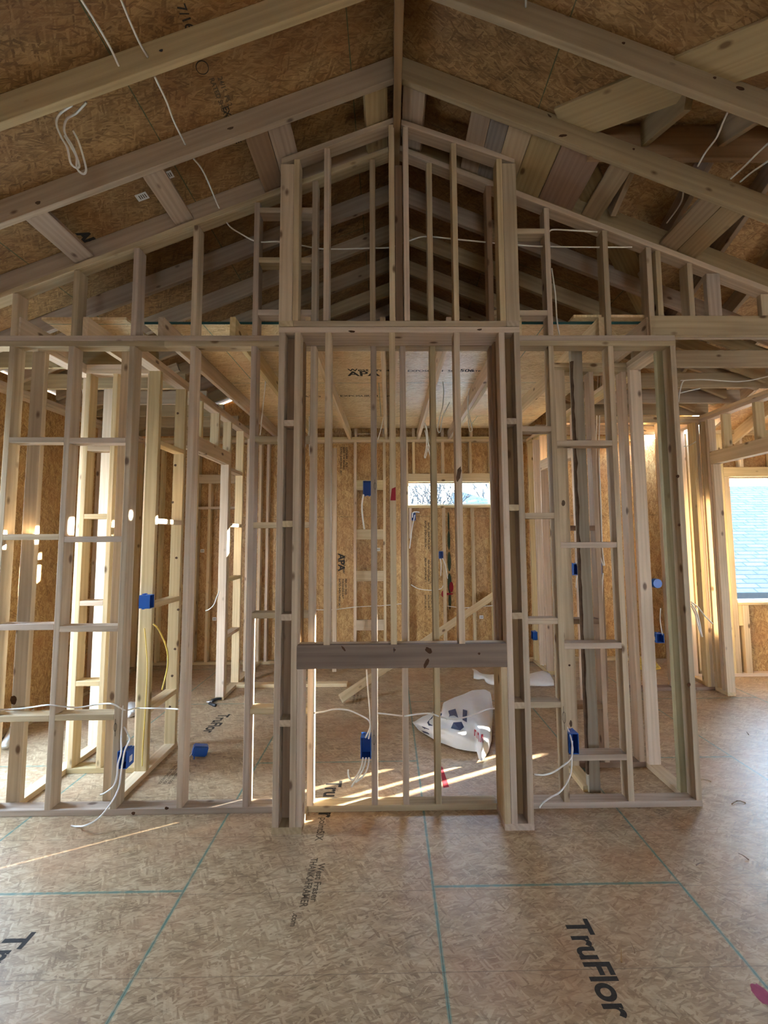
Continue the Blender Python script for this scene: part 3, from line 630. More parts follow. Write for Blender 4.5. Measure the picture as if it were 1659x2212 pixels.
for i, x in enumerate((0.128, 0.542, 0.934)):
    stud((x, x+T), RY, (2.602, ZB), f'{ordn[i]} short cripple above the centre window from the left', 'fresh', group=GR)
for x, s in ((0.546, 'cripple under the centre window with the small blue box'), (0.951, 'right cripple under the centre window')): stud((x, x+T), RY, (T, 2.114), s, 'fresh', group=GR)
stud((0.075, 0.113), RY, (1.689, 2.114), 'short cripple under the left end of the centre window with red paint', 'fresh', group=GR)
for i, x in enumerate((-0.69, -0.29, 0.13, 0.54, 0.95)):
    stud((x, x+T), RY, (LZ, 3.50), f'{ordn[i]} short attic stud above the rear plate from the left', 'fresh', group='attic studs on the rear plate')
# bedroom part of the rear wall on the left
for x, s in ((-2.897, 'rear wall stud left of the boarded left opening'), (-2.725, 'rear wall stud under the small left block'), (-3.40, 'rear wall stud at the far left'), (-2.35, 'rear wall stud seen through the left doorway')): stud((x, x+T), RY, (T, 2.114 if x == -2.725 else ZB), s, 'fresh', group=GR)
bd('blocking', (-2.859, -2.312), RY, (2.115, 2.150), 'fresh', 'thin horizontal block on the rear wall seen through the left doorway', 'blocking')
bd('header_beam', (-2.859, -2.312), (YB, YB+0.04), (2.475, 2.600), 'fresh', 'flat header on the rear wall seen through the left doorway', 'header')
stud((-2.725, -2.687), RY, (2.151, 2.474), 'short stud above the thin block seen through the left doorway', 'fresh', group=GR)
# loose lumber
a = at(729, 1388, 'y', 2.86); b = at(720.5, 978, 'y', 3.02)
beam('leaning_board', (-0.905, 2.80, 0.03), (-0.945, 3.08, 2.93), W4*0.62, T, (0, -1, 0.1), M['fresh'], 'tall pale board leaning upright against the rear wall', 'board')
a = at(736, 1509, 'z', 0.05); b = Vector((1.28, 3.215, 0.915+0.02))
beam('leaning_board', a, b, T, W4, (0.0, 0.55, 0.83), M['fresh'], 'long pale two by four leaning diagonally from the floor to the rear wall', 'board')
# ------------------------------------------------------------------ right closet
W2 = (1.088, 1.177)
bd('bottom_plate', W2, (W4+0.09, 0.479), (0, T), 'fresh', 'short bottom plate on the floor beside the olive post', 'plate')
stud(W2, (0.440, 0.478), (T, HP), 'broad yellow stud with large knots behind the first right stud', 'fresh', name='wall_stud')
T2 = (0.480, 0.569)
bd('bottom_plate', (1.088, 1.689), T2, (0, T), 'brown', 'bottom plate across the back of the right closet', 'plate')
for z, a in ((HP, 'lower'), (HP+T, 'upper')): bd('top_plate', (1.088, 1.779), T2, (z, z+T), 'stud', f'{a} top plate across the back of the right closet', 'plate')
for x, s in ((1.384, 'left stud in the back wall of the right closet, yellow lit'), (1.645, 'right stud in the back wall of the right closet'), (1.140, 'half hidden end stud in the back wall of the right closet')): stud((x, x+T), T2, (T, HP), s, 'fresh')
for h, z in zip(hts, (2.466, 1.792, 1.084, 0.456)): block((1.178, 1.384), T2, z, f'{h} short block in the back wall of the right closet', 'brown', 'blocks of the right closet')
W3 = (1.690, 1.779)
bd('bottom_plate', W3, (W4+0.001, 0.479), (0, T), 'fresh', 'white lit bottom plate at the open right end of the closet', 'plate')
bd('bottom_plate', (1.690, 1.779), (0.4795, 0.569), (0, T), 'fresh', 'plate corner at the rear right of the closet', 'plate')
for z, a in ((HP, 'lower'), (HP+T, 'upper')): bd('top_plate', W3, (W4+0.001, 0.479), (z, z+T), 'stud', f'{a} top plate at the open right end of the closet', 'plate')
for y, s in ((0.0905, 'broad olive brown stud at the front right corner of the closet'), (0.438, 'broad knotty stud at the rear right corner of the closet')): stud(W3, (y, y+T), (T, HP), s, 'post' if y < 0.2 else 'fresh')
post = beam('support_post', (1.160, 0.185, 0.002), (1.155, 0.185, 3.085), 0.082, 0.045, (0, 1, 0), M['post'], 'weathered olive post with dark bark along its left edge', 'post', bev=0.006)
bm = bmesh.new()
r_ = random.Random(4); n = 46; rows_ = []
for i in range(n+1):
    z = 0.12+2.85*i/n; w = 0.004+0.012*r_.random()*abs(math.sin(i*0.7)); rows_.append([bm.verts.new((1.113+0.004*r_.random(), 0.1605, z)), bm.verts.new((1.122+w*0.7*(r_.random() > 0.15), 0.1615, z)), bm.verts.new((1.111, 0.178, z)), bm.verts.new((1.112, 0.186, z+0.01))])
for i in range(n):
    for k in ((0, 1), (0, 2), (2, 3)):
        bm.faces.new((rows_[i][k[0]], rows_[i][k[1]], rows_[i+1][k[1]], rows_[i+1][k[0]]))
bk = link_mesh('bark_edge', bm, M['bark'], post); bk['label'] = 'dark ragged bark'
# right partition of the centre room, beyond the closet
W4R = (1.752, 1.841)
bd('bottom_plate', W4R, (2.66, YB), (0, T), 'fresh', 'bottom plate of the right partition near the rear wall', 'plate')
for z, a in ((HP, 'lower'), (HP+T, 'upper')): bd('top_plate', W4R, (0.571, YB), (z, z+T), 'fresh', f'{a} top plate of the right partition of the centre room', 'plate')
for y, s in ((3.19, 'rearmost stud of the right partition beside the rear corner'), (2.95, 'second stud from the rear in the right partition'), (2.70, 'trimmer stud at the rear side of the right doorway')): stud(W4R, (y, y+T), (T, HP), s, 'fresh', group='studs of the right partition')
bd('header_beam', W4R, (1.75, 2.699), (2.551, 2.682), 'fresh', 'pale header over the right doorway of the centre room', 'header')
stud(W4R, (1.71, 1.748), (T, HP), 'stud at the near side of the right doorway', 'fresh', group='studs of the right partition')
for i, y in enumerate((2.05, 2.40)): stud(W4R, (y, y+T), (2.684, HP), f'{ordn[i]} cripple stud above the right doorway header', 'fresh', group='studs of the right partition')
# ------------------------------------------------------------------ rooms to the right
T5 = (2.065, 2.154)
bd('bottom_plate', (2.35, 3.389), T5, (0, T), 'brown', 'bottom plate of the short partition meeting the right bearing wall', 'plate')
for z, a in ((HP, 'lower'), (HP+T, 'upper')): bd('top_plate', (1.842, 3.389), T5, (z, z+T), 'fresh', f'{a} top plate of the short partition meeting the right bearing wall', 'plate')
for x, s in ((2.36, 'far stud with the blue boxes seen beside the closet corner'), (2.70, 'far stud seen left of the end stud of the near wall'), (2.165, 'far stud carrying the blue box right of the olive post'), (3.05, 'narrow yellow lit stud of the short right partition'), (2.92, 'stud doubled close to the yellow lit stud of the short right partition'), (3.35, 'reddish stud at the corner of the short right partition'), (3.3115, 'added sun blocking stud doubled at the corner of the short right partition')): stud((x, x+T), T5, (T, HP), s, 'brown' if x < 2.5 else 'fresh')  # last corner stud is added to close a gap against stray sun
W5 = (3.390, 3.479)
bd('bottom_plate', W5, (1.885, 2.51), (0, T), 'fresh', 'bottom plate under the end of the right bearing wall', 'plate')
for z, a in ((HP, 'lower'), (HP+T, 'upper')): bd('top_plate', W5, (-3.3, 2.51), (z, z+T), 'fresh', f'{a} top plate of the right bearing wall slanting to the picture edge', 'plate')
for y, top, s in ((1.885, 2.495, 'trimmer stud at the end of the right bearing wall beside the open floor'), (1.930, HP, 'king stud behind the trimmer of the right bearing wall'), (2.030, HP, 'reddish stud behind the king stud of the right bearing wall'), (2.45, HP, 'stud of the right bearing wall at the window wall')): stud(W5, (y, y+T), (T, top), s, 'fresh')
bd('header_beam', (3.390, 3.432), (-3.0, 1.928), (2.497, 2.640), 'fresh', 'long header over the wide right opening, room side board', 'header')
bd('header_beam', (3.436, 3.479), (-3.0, 1.928), (2.497, 2.640), 'fresh', 'long header over the wide right opening, window side board', 'header')
for i, y in enumerate((1.70, 1.28, 0.86, 0.45)): stud(W5, (y, y+T), (2.641, HP), f'{ordn[i]} cripple stud above the wide right opening counting forwards', 'fresh', group='cripples above the wide right opening')
RW = (2.52, 2.52+W4-0.001)
bd('bottom_plate', (3.48, 7.5), RW, (0, T), 'fresh', 'bottom plate under the large right window wall', 'plate')
for z, a in ((HP, 'lower'), (HP+T, 'upper')): bd('top_plate', (3.48, 7.5), RW, (z-0.03, z+T-0.03), 'fresh', f'{a} top plate of the large right window wall', 'plate')
GW = 'studs round the large right window'
for x0, x1, z0, z1, s in ((3.924, 3.995, T, 2.98, 'doubled pale king stud left of the large right window'), (3.997, 4.062, T, 2.437, 'pale trimmer left of the large right window'), (4.066, 4.118, 0.605, 0.850, 'short notched cripple under the left corner of the large window'), (4.120, 4.196, T, 0.850, 'stud under the left part of the large window'), (4.62, 4.658, T, 0.850, 'second stud under the large window'), (3.545, 3.583, T, 2.98, 'yellow lit stud of the window wall beside the bearing wall'), (5.125, 5.20, T, 2.98, 'stud right of the large window')):
    stud((x0, x1), RW, (z0, z1), s, 'fresh', group=GW)
bd('header_beam', (3.998, 5.124), (2.52, 2.56), (2.438, 2.560), 'fresh', 'pale header over the large right window', 'header')
bd('window_sill_plate', (4.066, 5.12), RW, (0.852, 0.884), 'fresh', 'flat sill plate under the large right window', 'plate')
for i, x in enumerate((4.22, 4.62, 5.02)): stud((x, x+T), RW, (2.561, 2.98), f'{ordn[i]} cripple stud above the large right window', 'fresh', group=GW)
# ------------------------------------------------------------------ windows
def window(name, x, z, y, label):
    bm = bmesh.new(); f = 0.022
    for lo, hi in (((x[0], y, z[0]), (x[1], y+0.05, z[0]+f)), ((x[0], y, z[1]-f*0.6), (x[1], y+0.05, z[1])), ((x[0], y, z[0]+f), (x[0]+f*0.5, y+0.05, z[1]-f*0.6)), ((x[1]-f*0.5, y, z[0]+f), (x[1], y+0.05, z[1]-f*0.6))): bm_box(bm, lo, hi)
    w = link_mesh(name, bm, M['vinyl']); tag(w, label, kind='structure')
    bm = bmesh.new(); bm_box(bm, (x[0]+f*0.5, y+0.022, z[0]+f), (x[1]-f*0.5, y+0.026, z[1]-f*0.6)); link_mesh('window_pane', bm, M['glass'], w)
    return w
window('window_1', (WC[0]+0.001, WC[1]-0.001), (WC[2]+0.001, WC[3]-0.001), YB+0.045, 'short wide transom window in the rear wall')
window('window_2', (WR[0]+0.001, WR[1]-0.001), (WR[2]+0.001, WR[3]-0.001), 2.52+0.045, 'large window on the right showing blue grey roof shingles')

# ------------------------------------------------------------------ electrical boxes
def elec_box(loc, face, w, h, d, label, sticker=None, lug=True):
    """open plastic box; face = unit direction its open side looks; origin at the open side's centre"""
    f = Vector(face).normalized(); u = Vector((0, 0, 1)); r = u.cross(f).normalized()
    root = bpy.data.objects.new('electrical_box', None); COL.objects.link(root); root.location = loc; root.empty_display_size = 0.05
    tag(root, label, 'outlet box', 'blue plastic outlet boxes')
    bpy.context.view_layer.update()
    P = lambda a, b, c: Vector(loc)+r*a+u*b+f*c
    bm = bmesh.new(); t = 0.004
    o = [(-w/2, -h/2), (w/2, -h/2), (w/2, h/2), (-w/2, h/2)]; i_ = [(-w/2+t, -h/2+t), (w/2-t, -h/2+t), (w/2-t, h/2-t), (-w/2+t, h/2-t)]
    of = [bm.verts.new(P(a, b, 0)) for a, b in o]; ob = [bm.verts.new(P(a*0.94, b*0.96, -d)) for a, b in o]
    inf = [bm.verts.new(P(a, b, 0)) for a, b in i_]; ib = [bm.verts.new(P(a*0.93, b*0.95, -d+t)) for a, b in i_]
    for k in range(4):
        n = (k+1) % 4
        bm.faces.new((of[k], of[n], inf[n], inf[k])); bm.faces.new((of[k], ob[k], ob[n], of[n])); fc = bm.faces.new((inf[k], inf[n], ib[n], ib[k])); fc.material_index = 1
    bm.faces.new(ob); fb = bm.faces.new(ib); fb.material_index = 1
    link_mesh('box_shell', bm, [M['blue'], M['blue_shaded']], root)
    if lug:
        for s in (1, -1):
            bm = bmesh.new()
            for dx in (-w*0.28, w*0.18):
                c = [P(dx, s*h/2, -d*0.55), P(dx+w*0.16, s*h/2, -d*0.55), P(dx+w*0.16, s*(h/2+0.007), -d*0.6), P(dx, s*(h/2+0.007), -d*0.6)]
                c2 = [q-f*(d*0.22) for q in c]
                v = [bm.verts.new(q) for q in c+c2]
                for q in ((0, 1, 2, 3), (7, 6, 5, 4), (0, 4, 5, 1), (1, 5, 6, 2), (2, 6, 7, 3), (3, 7, 4, 0)): bm.faces.new([v[j] for j in q])
            link_mesh('cable_clamp', bm, M['blue'], root)
    if sticker:
        side = sticker; sx = w/2+0.0008
        base = P(side*sx, -h*0.08, -d*0.52); e1 = f*0.016; e2 = u*0.019
        bm = bmesh.new(); bm.faces.new([bm.verts.new(q) for q in (base-e1-e2, base+e1-e2, base+e1+e2, base-e1+e2)])
        st = link_mesh('sticker', bm, M['white'], root); st['label'] = 'white square sticker'
    return root
bx1 = elec_box((-1.884, -0.012, 0.335), (0, -1, 0), 0.060, 0.105, 0.082, 'blue outlet box low on a stud left of the fireplace chase, white cables hanging out', sticker=1)
bx2 = elec_box((-1.952, 0.402, 1.255), (1, 0, 0), 0.060, 0.098, 0.080, 'blue outlet box at switch height on a wide pale stud, with yellow cable', sticker=1)
p = at(792, 1616, 'y', -0.012); bx3 = elec_box((-0.361, -0.012, p.z), (0, -1, 0), 0.066, 0.130, 0.080, 'blue outlet box inside the fireplace opening with looping white cables')
p = at(1236, 1607, 'y', -0.012); bx4 = elec_box((0.960, -0.012, p.z), (0, -1, 0), 0.062, 0.125, 0.082, 'blue outlet box low on the first stud right of the fireplace chase')
p = at(793, 1055, 'y', 3.20); bx5 = elec_box((p.x, 3.18, p.z), (0, -1, 0), 0.112, 0.205, 0.060, 'large blue box high on the ladder of flat blocks')
p = at(953.5, 1199, 'y', 3.20); bx6 = elec_box((p.x-0.004, 3.20, p.z), (0, -1, 0), 0.056, 0.098, 0.080, 'small blue box under the centre rear window with two white cables')
p = at(893, 1116, 'y', 3.20); bx7 = elec_box((p.x+0.004, 3.20, p.z), (0, -1, 0), 0.056, 0.100, 0.080, 'small dark blue box just below the left end of the centre window')
p = at(1153, 1374, 'y', 3.10); bx8 = elec_box((1.718, 3.145, p.z), (-1, 0, 0), 0.080, 0.110, 0.060, 'small blue box low in the rear right corner of the centre room', sticker=-1)
p = at(1250, 1230, 'y', 1.665); bx9 = elec_box((1.7235, 1.665, p.z), (0, -1, 0), 0.056, 0.115, 0.08, 'blue box glimpsed left of the olive post')
p = at(1305, 1229, 'y', 2.02); bx10 = elec_box((2.137, 2.02, p.z), (0, -1, 0), 0.056, 0.120, 0.08, 'blue box glimpsed right of the olive post with a bundle of cables')
p = at(1430, 1379, 'y', 2.02); bx11 = elec_box((2.781, 2.02, p.z), (0, -1, 0), 0.085, 0.100, 0.08, 'blue box with red paint above it left of the end stud', sticker=-1)
# round ceiling box turned sideways and the loose box on the floor
bm = bmesh.new(); p = at(1428, 1260, 'y', 2.06)
bmesh.ops.create_cone(bm, cap_ends=True, segments=24, radius1=0.055, radius2=0.050, depth=0.05, matrix=Matrix.Translation((2.793, 2.06, p.z)) @ Matrix.Rotation(PI/2, 4, 'X'))
tag(link_mesh('electrical_box', bm, M['blue']), 'round blue box partly hidden behind the corner stud of the right closet', 'outlet box', 'blue plastic outlet boxes')
# loose box: six sided lump lying on its open face
lr = bpy.data.objects.new('electrical_box', None); COL.objects.link(lr); lp = at(428, 1636, 'z', 0); lr.location = lp; tag(lr, 'loose blue outlet box lying on the floor left of the chase', 'outlet box', 'blue plastic outlet boxes')
bpy.context.view_layer.update()
bm = bmesh.new(); bm_box(bm, (-0.055, -0.034, 0.0), (0.055, 0.040, 0.075)); bmesh.ops.bevel(bm, geom=bm.edges[:], offset=0.008, segments=2, affect='EDGES')
bmesh.ops.rotate(bm, verts=bm.verts[:], matrix=Matrix.Rotation(0.45, 3, 'Z') @ Matrix.Rotation(0.25, 3, 'Y')); mz = min(v.co.z for v in bm.verts)
bmesh.ops.translate(bm, verts=bm.verts[:], vec=(lp.x, lp.y+0.01, -mz)); link_mesh('box_shell', bm, M['blue'], lr)
bm = bmesh.new(); tube(bm, [(lp.x-0.065, lp.y-0.055, 0.004), (lp.x-0.035, lp.y-0.03, 0.05)], 0.003); link_mesh('box_nail', bm, M['steel'], lr)
bm = bmesh.new(); bm_box(bm, (-0.004, -0.039, 0.005), (0.004, -0.033, 0.05)); bmesh.ops.rotate(bm, verts=bm.verts[:], matrix=Matrix.Rotation(0.45, 3, 'Z')); bmesh.ops.translate(bm, verts=bm.verts[:], vec=(lp.x-0.03, lp.y-0.008, 0.0)); link_mesh('nail_guide', bm, M['blue'], lr)
# ------------------------------------------------------------------ cables
def P(px, py, y): return at(px, py, 'y', y)
cable([P(-6, 1533, .03), P(40, 1531, .03), P(72, 1527, .03), P(104, 1523, -.012), P(145, 1527, .03), P(170, 1528, .03), P(215, 1521, .03), P(244, 1521, -.012), P(270, 1534, .06), P(292, 1530, .4), P(330, 1530, .40), P(372, 1531, .40), P(385, 1532, .10)], 'white cable running level through the studs at the lower left')
cable([P(265, 1524, .03), P(263, 1560, .01), P(262, 1598, 0.0), P(262, 1625, -.03), P(255, 1650, -.05), P(253, 1675, -.06), P(245, 1698, -.06), P(228, 1712, -.06), P(217, 1717, -.06)], 'shorter white cable end curling from the low left outlet box')
cable([P(268, 1570, .03), P(276, 1585, .01), P(280, 1598, .0), P(270, 1620, -.03), P(264, 1652, -.05), P(257, 1700, -.08), P(240, 1735, -.12), P(212, 1768, -.15), P(185, 1783, -.18), at(165, 1785, 'z', .006), at(153, 1784, 'z', .006)], 'longer white cable trailing from the low left outlet box to the floor')
cable([P(331, 1348, .36), P(340, 1356, .36), P(352, 1378, .40), P(361, 1404, .42), P(363, 1430, .44), P(358, 1460, .44), P(350, 1490, .43)], 'yellow cable arcing out of the switch height box at left', 'cable_y', 0.0055)
cable([P(312, 1357, .43), P(316, 1400, .436), P(318, 1450, .436), P(313, 1550, .436), P(309, 1610, .436), P(307, 1655, .436)], 'thin yellow cable stapled down the wide pale stud at left', 'cable_y', 0.0035)
cable([P(679, 1540, .02), P(700, 1537, -.01), P(722, 1532, -.02), P(752, 1534, -.02), P(778, 1545, -.01), P(796, 1556, .01), P(799, 1572, .01), P(789, 1594, -.02)], 'white cable bowing from the left jamb to the box in the fireplace opening')
cable([P(792, 1446, .06), P(795, 1490, .05), P(799, 1540, .03), P(800, 1575, .02), P(796, 1596, -.02)], 'white cable dropping down beside the stud inside the fireplace opening')
cable([P(815, 1540, .03), P(850, 1544, .03), P(868, 1546, .05), P(878, 1546, -.01), P(905, 1542, .02), P(930, 1541, .03), P(942, 1545, -.012), P(956, 1550, .03), P(985, 1553, .04), P(1020, 1545, .04), P(1050, 1533, .04), P(1075, 1530, .04)], 'white cable running right through the studs of the fireplace opening')
cable([P(784, 1636, -.05), P(781, 1655, -.06), P(773, 1672, -.07), P(763, 1684, -.07), P(755, 1681, -.07), P(752, 1672, -.06), P(752, 1662, -.05)], 'white cable looping up again below the fireplace box')
cable([P(791, 1636, -.05), P(787, 1655, -.07), P(776, 1676, -.09), P(765, 1690, -.10), P(759, 1700, -.11)], 'white cable end hanging lowest below the fireplace box')
cable([P(797, 1636, -.05), P(795, 1655, -.06), P(788, 1672, -.07), P(776, 1684, -.08), P(768, 1690, -.09)], 'middle white cable end hanging below the fireplace box')
cable([P(1222, 1566, .03), P(1229, 1580, .02), P(1234, 1598, -.02), P(1237, 1620, -.04), P(1232, 1640, -.06), P(1215, 1655, -.07), P(1195, 1668, -.08), P(1175, 1674, -.09), P(1155, 1673, -.10)], 'upper white cable curving from the right outlet box toward the chase')
cable([P(1236, 1600, -.02), P(1235, 1640, -.05), P(1233, 1670, -.06), P(1222, 1695, -.08), P(1208, 1712, -.10), P(1190, 1722, -.12), P(1172, 1735, -.13), P(1165, 1745, -.14)], 'lower white cable falling from the right outlet box to the plate')
rr = lambda x0, y0, cx, cy, s: (x0+cx/s, y0+cy/s)
def Q(cx, cy, y, x0=0, y0=0, s=3.86): return at(x0+cx/s, y0+cy/s, 'y', y)
cable([Q(640, -60, -1.3), Q(680, 0, -1.2), Q(800, 190, -1.1), Q(920, 400, -1.0), Q(990, 550, -.93)], 'left one of two white wires entering the upper left rafter')
cable([Q(980, -50, -1.3), Q(1010, 0, -1.2), Q(1100, 220, -1.08), Q(1170, 370, -1.0), Q(1230, 475, -.93)], 'right one of two white wires entering the upper left rafter')
cable([Q(1290, 640, -.88), Q(1390, 850, -.75), Q(1450, 1010, -.62), Q(1545, 1205, -.46)], 'white wire spanning between the two upper left rafters')
cable([Q(1615, 1325, -.415), Q(1700, 1440, -.25)] + [at(470, 442, 'y', -.03), at(474, 449, 'y', -.01)], 'white wire dropping from the second rafter to the rake plate')
cable([at(484, 470, 'y', .10), at(497, 490, 'y', .06), at(520, 505, 'y', .05), at(546, 519, 'y', .04), at(566, 523, 'y', .04), at(602, 522, 'y', .05), at(650, 530, 'y', .05), at(690, 537, 'y', .045), at(735, 538, 'y', .045), at(800, 536, 'y', .045), at(840, 535, 'y', .045), at(858, 530, 'y', .10), at(885, 520, 'y', .06), at(918, 511, 'y', .045), at(975, 516, 'y', .045), at(1045, 523, 'y', .045), at(1115, 529, 'y', .045), at(1185, 533, 'y', .045), at(1290, 534, 'y', .045), at(1365, 534, 'y', .05)], 'long white wire threaded level through the gable studs')
cable([at(1187, 500, 'y', .03), at(1196, 496, 'y', .02), at(1240, 498, 'y', .02), at(1290, 501, 'y', .04)], 'short white wire above the long one right of the small gable')
cable([at(1192, 580, 'y', .12), at(1196, 610, 'y', .10), at(1200, 640, 'y', .08), at(1203, 690, 'y', .06), at(1208, 723, 'y', .03)], 'thin white wire hanging down behind the first right gable stud')
cable([Q(720, 855, -.86), Q(640, 940, -.8), Q(560, 990, -.8), Q(535, 1060, -.8), Q(550, 1130, -.8), Q(610, 1230, -.8), Q(660, 1370, -.8), Q(640, 1400, -.8), Q(590, 1360, -.8), Q(560, 1230, -.8), Q(510, 1140, -.8), Q(470, 1030, -.8), Q(500, 950, -.82), Q(600, 880, -.87)], 'looped white wire hanging under the upper left rafter', extra=[[Q(612, 1095, -.8), Q(650, 1170, -.8), Q(690, 1290, -.8), Q(718, 1410, -.8), Q(700, 1450, -.8), Q(660, 1430, -.8), Q(640, 1390, -.8), Q(638, 1310, -.8), Q(590, 1220, -.8), Q(540, 1135, -.8)]])
cable([Q(1345, 890, -.90, 1229), Q(1290, 1010, -.8, 1229), Q(1230, 1150, -.7, 1229), Q(1140, 1270, -.58, 1229), Q(1075, 1385, -.46, 1229)], 'white wire dropping from a hole in the upper right rafter')
cable([Q(955, 1590, -.40, 1229), at(1470, 440, 'y', -.2), at(1440, 482, 'y', -.05)], 'thin white wire behind the lower right rafter')
cable([Q(1720, 1140, -.85, 1229), Q(1560, 1290, -.7, 1229), Q(1450, 1400, -.55, 1229), Q(1350, 1490, -.46, 1229)], 'left of the twin white wires at the right picture edge')
cable([Q(1720, 1300, -.85, 1229), Q(1600, 1385, -.68, 1229), Q(1520, 1440, -.55, 1229), Q(1430, 1515, -.46, 1229)], 'right of the twin white wires at the right picture edge')
cable([at(1136, -10, 'y', -1.1), at(1136, 14, 'y', -.93)], 'short white wire end at the top of the upper right rafter')
# hanging loops under the joists
def K(cx, cy, y): return at(840+cx/5.53, 680+cy/5.53, 'y', y)
cable([K(610, 715, 1.3), K(640, 780, 1.3), K(655, 900, 1.3), K(645, 1080, 1.3), K(610, 1220, 1.3), K(585, 1340, 1.3), K(590, 1395, 1.3), K(615, 1390, 1.3), K(640, 1230, 1.3), K(690, 1120, 1.3), K(725, 1045, 1.3)], 'big white wire loop hanging under the joists right of centre', r=0.0055)
cable([K(960, 880, 1.5), K(938, 1000, 1.5), K(945, 1160, 1.5), K(960, 1370, 1.5), K(985, 1390, 1.5), K(995, 1360, 1.5), K(965, 1220, 1.5), K(945, 1130, 1.5), K(955, 960, 1.5)], 'narrow white wire loop hanging from the doubled joist', r=0.0055)
cable([K(430, 1290, 2.4), K(460, 1400, 2.4), K(468, 1560, 2.4), K(440, 1700, 2.4), K(425, 1690, 2.4), K(445, 1600, 2.4), K(450, 1480, 2.4), K(430, 1380, 2.4)], 'wire loops hanging in front of the rear plate', r=0.0065, extra=[[K(440, 1330, 2.4), K(465, 1500, 2.4), K(490, 1600, 2.4), K(500, 1700, 2.4), K(480, 1640, 2.4), K(462, 1560, 2.4)]])
cable([at(566, 793, 'y', .9), at(574, 792, 'y', .9), at(573, 830, 'y', .9), at(568, 880, 'y', .9), at(562, 940, 'y', .9)], 'white wire hanging from the joist left of the chase')
cable([at(668, 900, 'y', 2.47), at(668, 940, 'y', 2.47), at(669, 985, 'y', 2.47)], 'straight white wire end left of the centre', extra=[[at(668, 930, 'y', 2.47), at(660, 962, 'y', 2.47), at(653, 988, 'y', 2.47)]])
cable([at(640, 916, 'y', 2.9), at(700, 911, 'y', 2.9), at(760, 912, 'y', 2.9), at(830, 911, 'y', 2.9), at(880, 912, 'y', 2.9), at(930, 911, 'y', 2.9)], 'white wire stretched under the deck near the rear wall', r=0.0055)
cable([at(829, 900, 'y', 2.6), at(822, 930, 'y', 2.6), at(816, 950, 'y', 2.6)], 'thin slanting white wire beside the pale joist')
cable([at(675, 1317, 'y', 3.2), at(720, 1317, 'y', 3.2), at(770, 1311, 'y', 3.235), at(830, 1308, 'y', 3.235), at(868, 1304, 'y', 3.235)], 'white wire running level across the rear wall studs at the left')
cable([at(888, 1263, 'y', 3.2), at(905, 1272, 'y', 3.22), at(932, 1275, 'y', 3.22), at(952, 1272, 'y', 3.22), at(957, 1265, 'y', 3.22)], 'sagging white wire under the centre window')
cable([at(966, 1309, 'y', 3.22), at(1000, 1313, 'y', 3.22), at(1040, 1310, 'y', 3.22), at(1068, 1308, 'y', 3.22)], 'white wire running level across the rear wall at the right')
cable([at(785, 1068, 'y', 3.14), at(782, 1090, 'y', 3.14), at(783, 1115, 'y', 3.14), at(787, 1143, 'y', 3.16)], 'thick grey white cable hanging from the large blue box', r=0.012)
cable([at(951, 1207, 'y', 3.17), at(953, 1220, 'y', 3.15), at(952, 1244, 'y', 3.15)], 'left white cable end below the small window box', extra=[[at(956, 1206, 'y', 3.17), at(963, 1224, 'y', 3.15), at(967, 1250, 'y', 3.15)]], r=0.006)
cable([at(891, 1118, 'y', 3.17), at(892, 1108, 'y', 3.15), at(898, 1106, 'y', 3.14), at(906, 1107, 'y', 3.14)], 'bent white cable at the box below the window corner', r=0.007, extra=[[at(896, 1112, 'y', 3.15), at(893, 1128, 'y', 3.16), at(889, 1150, 'y', 3.2), at(885, 1185, 'y', 3.22)]])
cable([P(178, 836, 1.085), P(184, 880, 1.085), P(194, 905, 1.085), P(200, 930, 1.085), P(202, 955, 1.085), P(202, 974, 1.085)], 'curved white cable hanging in the left closet')
cable([at(474, 1276, 'y', 1.937), at(468, 1290, 'y', 1.93), at(462, 1306, 'y', 1.93), at(452, 1316, 'y', 1.93), at(444, 1319, 'y', 1.93)], 'short white cable curling off the left doorway trimmer')
cable([at(1497, 870, 'y', .9), at(1470, 822, 'y', .9), at(1520, 820, 'y', .9), at(1600, 824, 'y', .9), at(1665, 812, 'y', .9)][1:], 'white cable stretched below the right cross joists', extra=[[at(1466, 868, 'y', .9), at(1468, 850, 'y', .9), at(1475, 825, 'y', .9), at(1485, 821, 'y', .9)]])
cable([at(1466, 850, 'y', .95), at(1485, 845, 'y', .95), at(1512, 839, 'y', .95)], 'short white cable end under the right cross joists')
cable([at(1477, 965, 'y', 2.068), at(1490, 962, 'y', 2.05), at(1503, 954, 'y', 2.04)], 'short pale wire end beside the right end stud')
cable([at(1494, 1301, 'y', .10), at(1508, 1312, 'y', .3), at(1522, 1330, 'y', .5), at(1535, 1343, 'y', .6), at(1541, 1348, 'y', .65)], 'white cable poking right out of the end stud', extra=[[at(1494, 1310, 'y', .1), at(1503, 1330, 'y', .2), at(1510, 1358, 'y', .25), at(1517, 1375, 'y', .3)], [at(1494, 1305, 'y', .1), at(1505, 1322, 'y', .22), at(1512, 1350, 'y', .27), at(1516, 1372, 'y', .3)]])
cable([at(1292, 800, 'y', 2.03), at(1288, 965, 'y', 2.03), at(1290, 1080, 'y', 2.03), at(1293, 1180, 'y', 2.03), at(1303, 1222, 'y', 2.04)], 'bundle of white cables running down to the far box right of the post', r=0.006, extra=[[at(1298, 800, 'y', 2.03), at(1294, 965, 'y', 2.03), at(1298, 1080, 'y', 2.03), at(1301, 1180, 'y', 2.03), at(1306, 1222, 'y', 2.04)], [at(1303, 1238, 'y', 2.03), at(1301, 1280, 'y', 2.03), at(1303, 1400, 'y', 2.04)]])
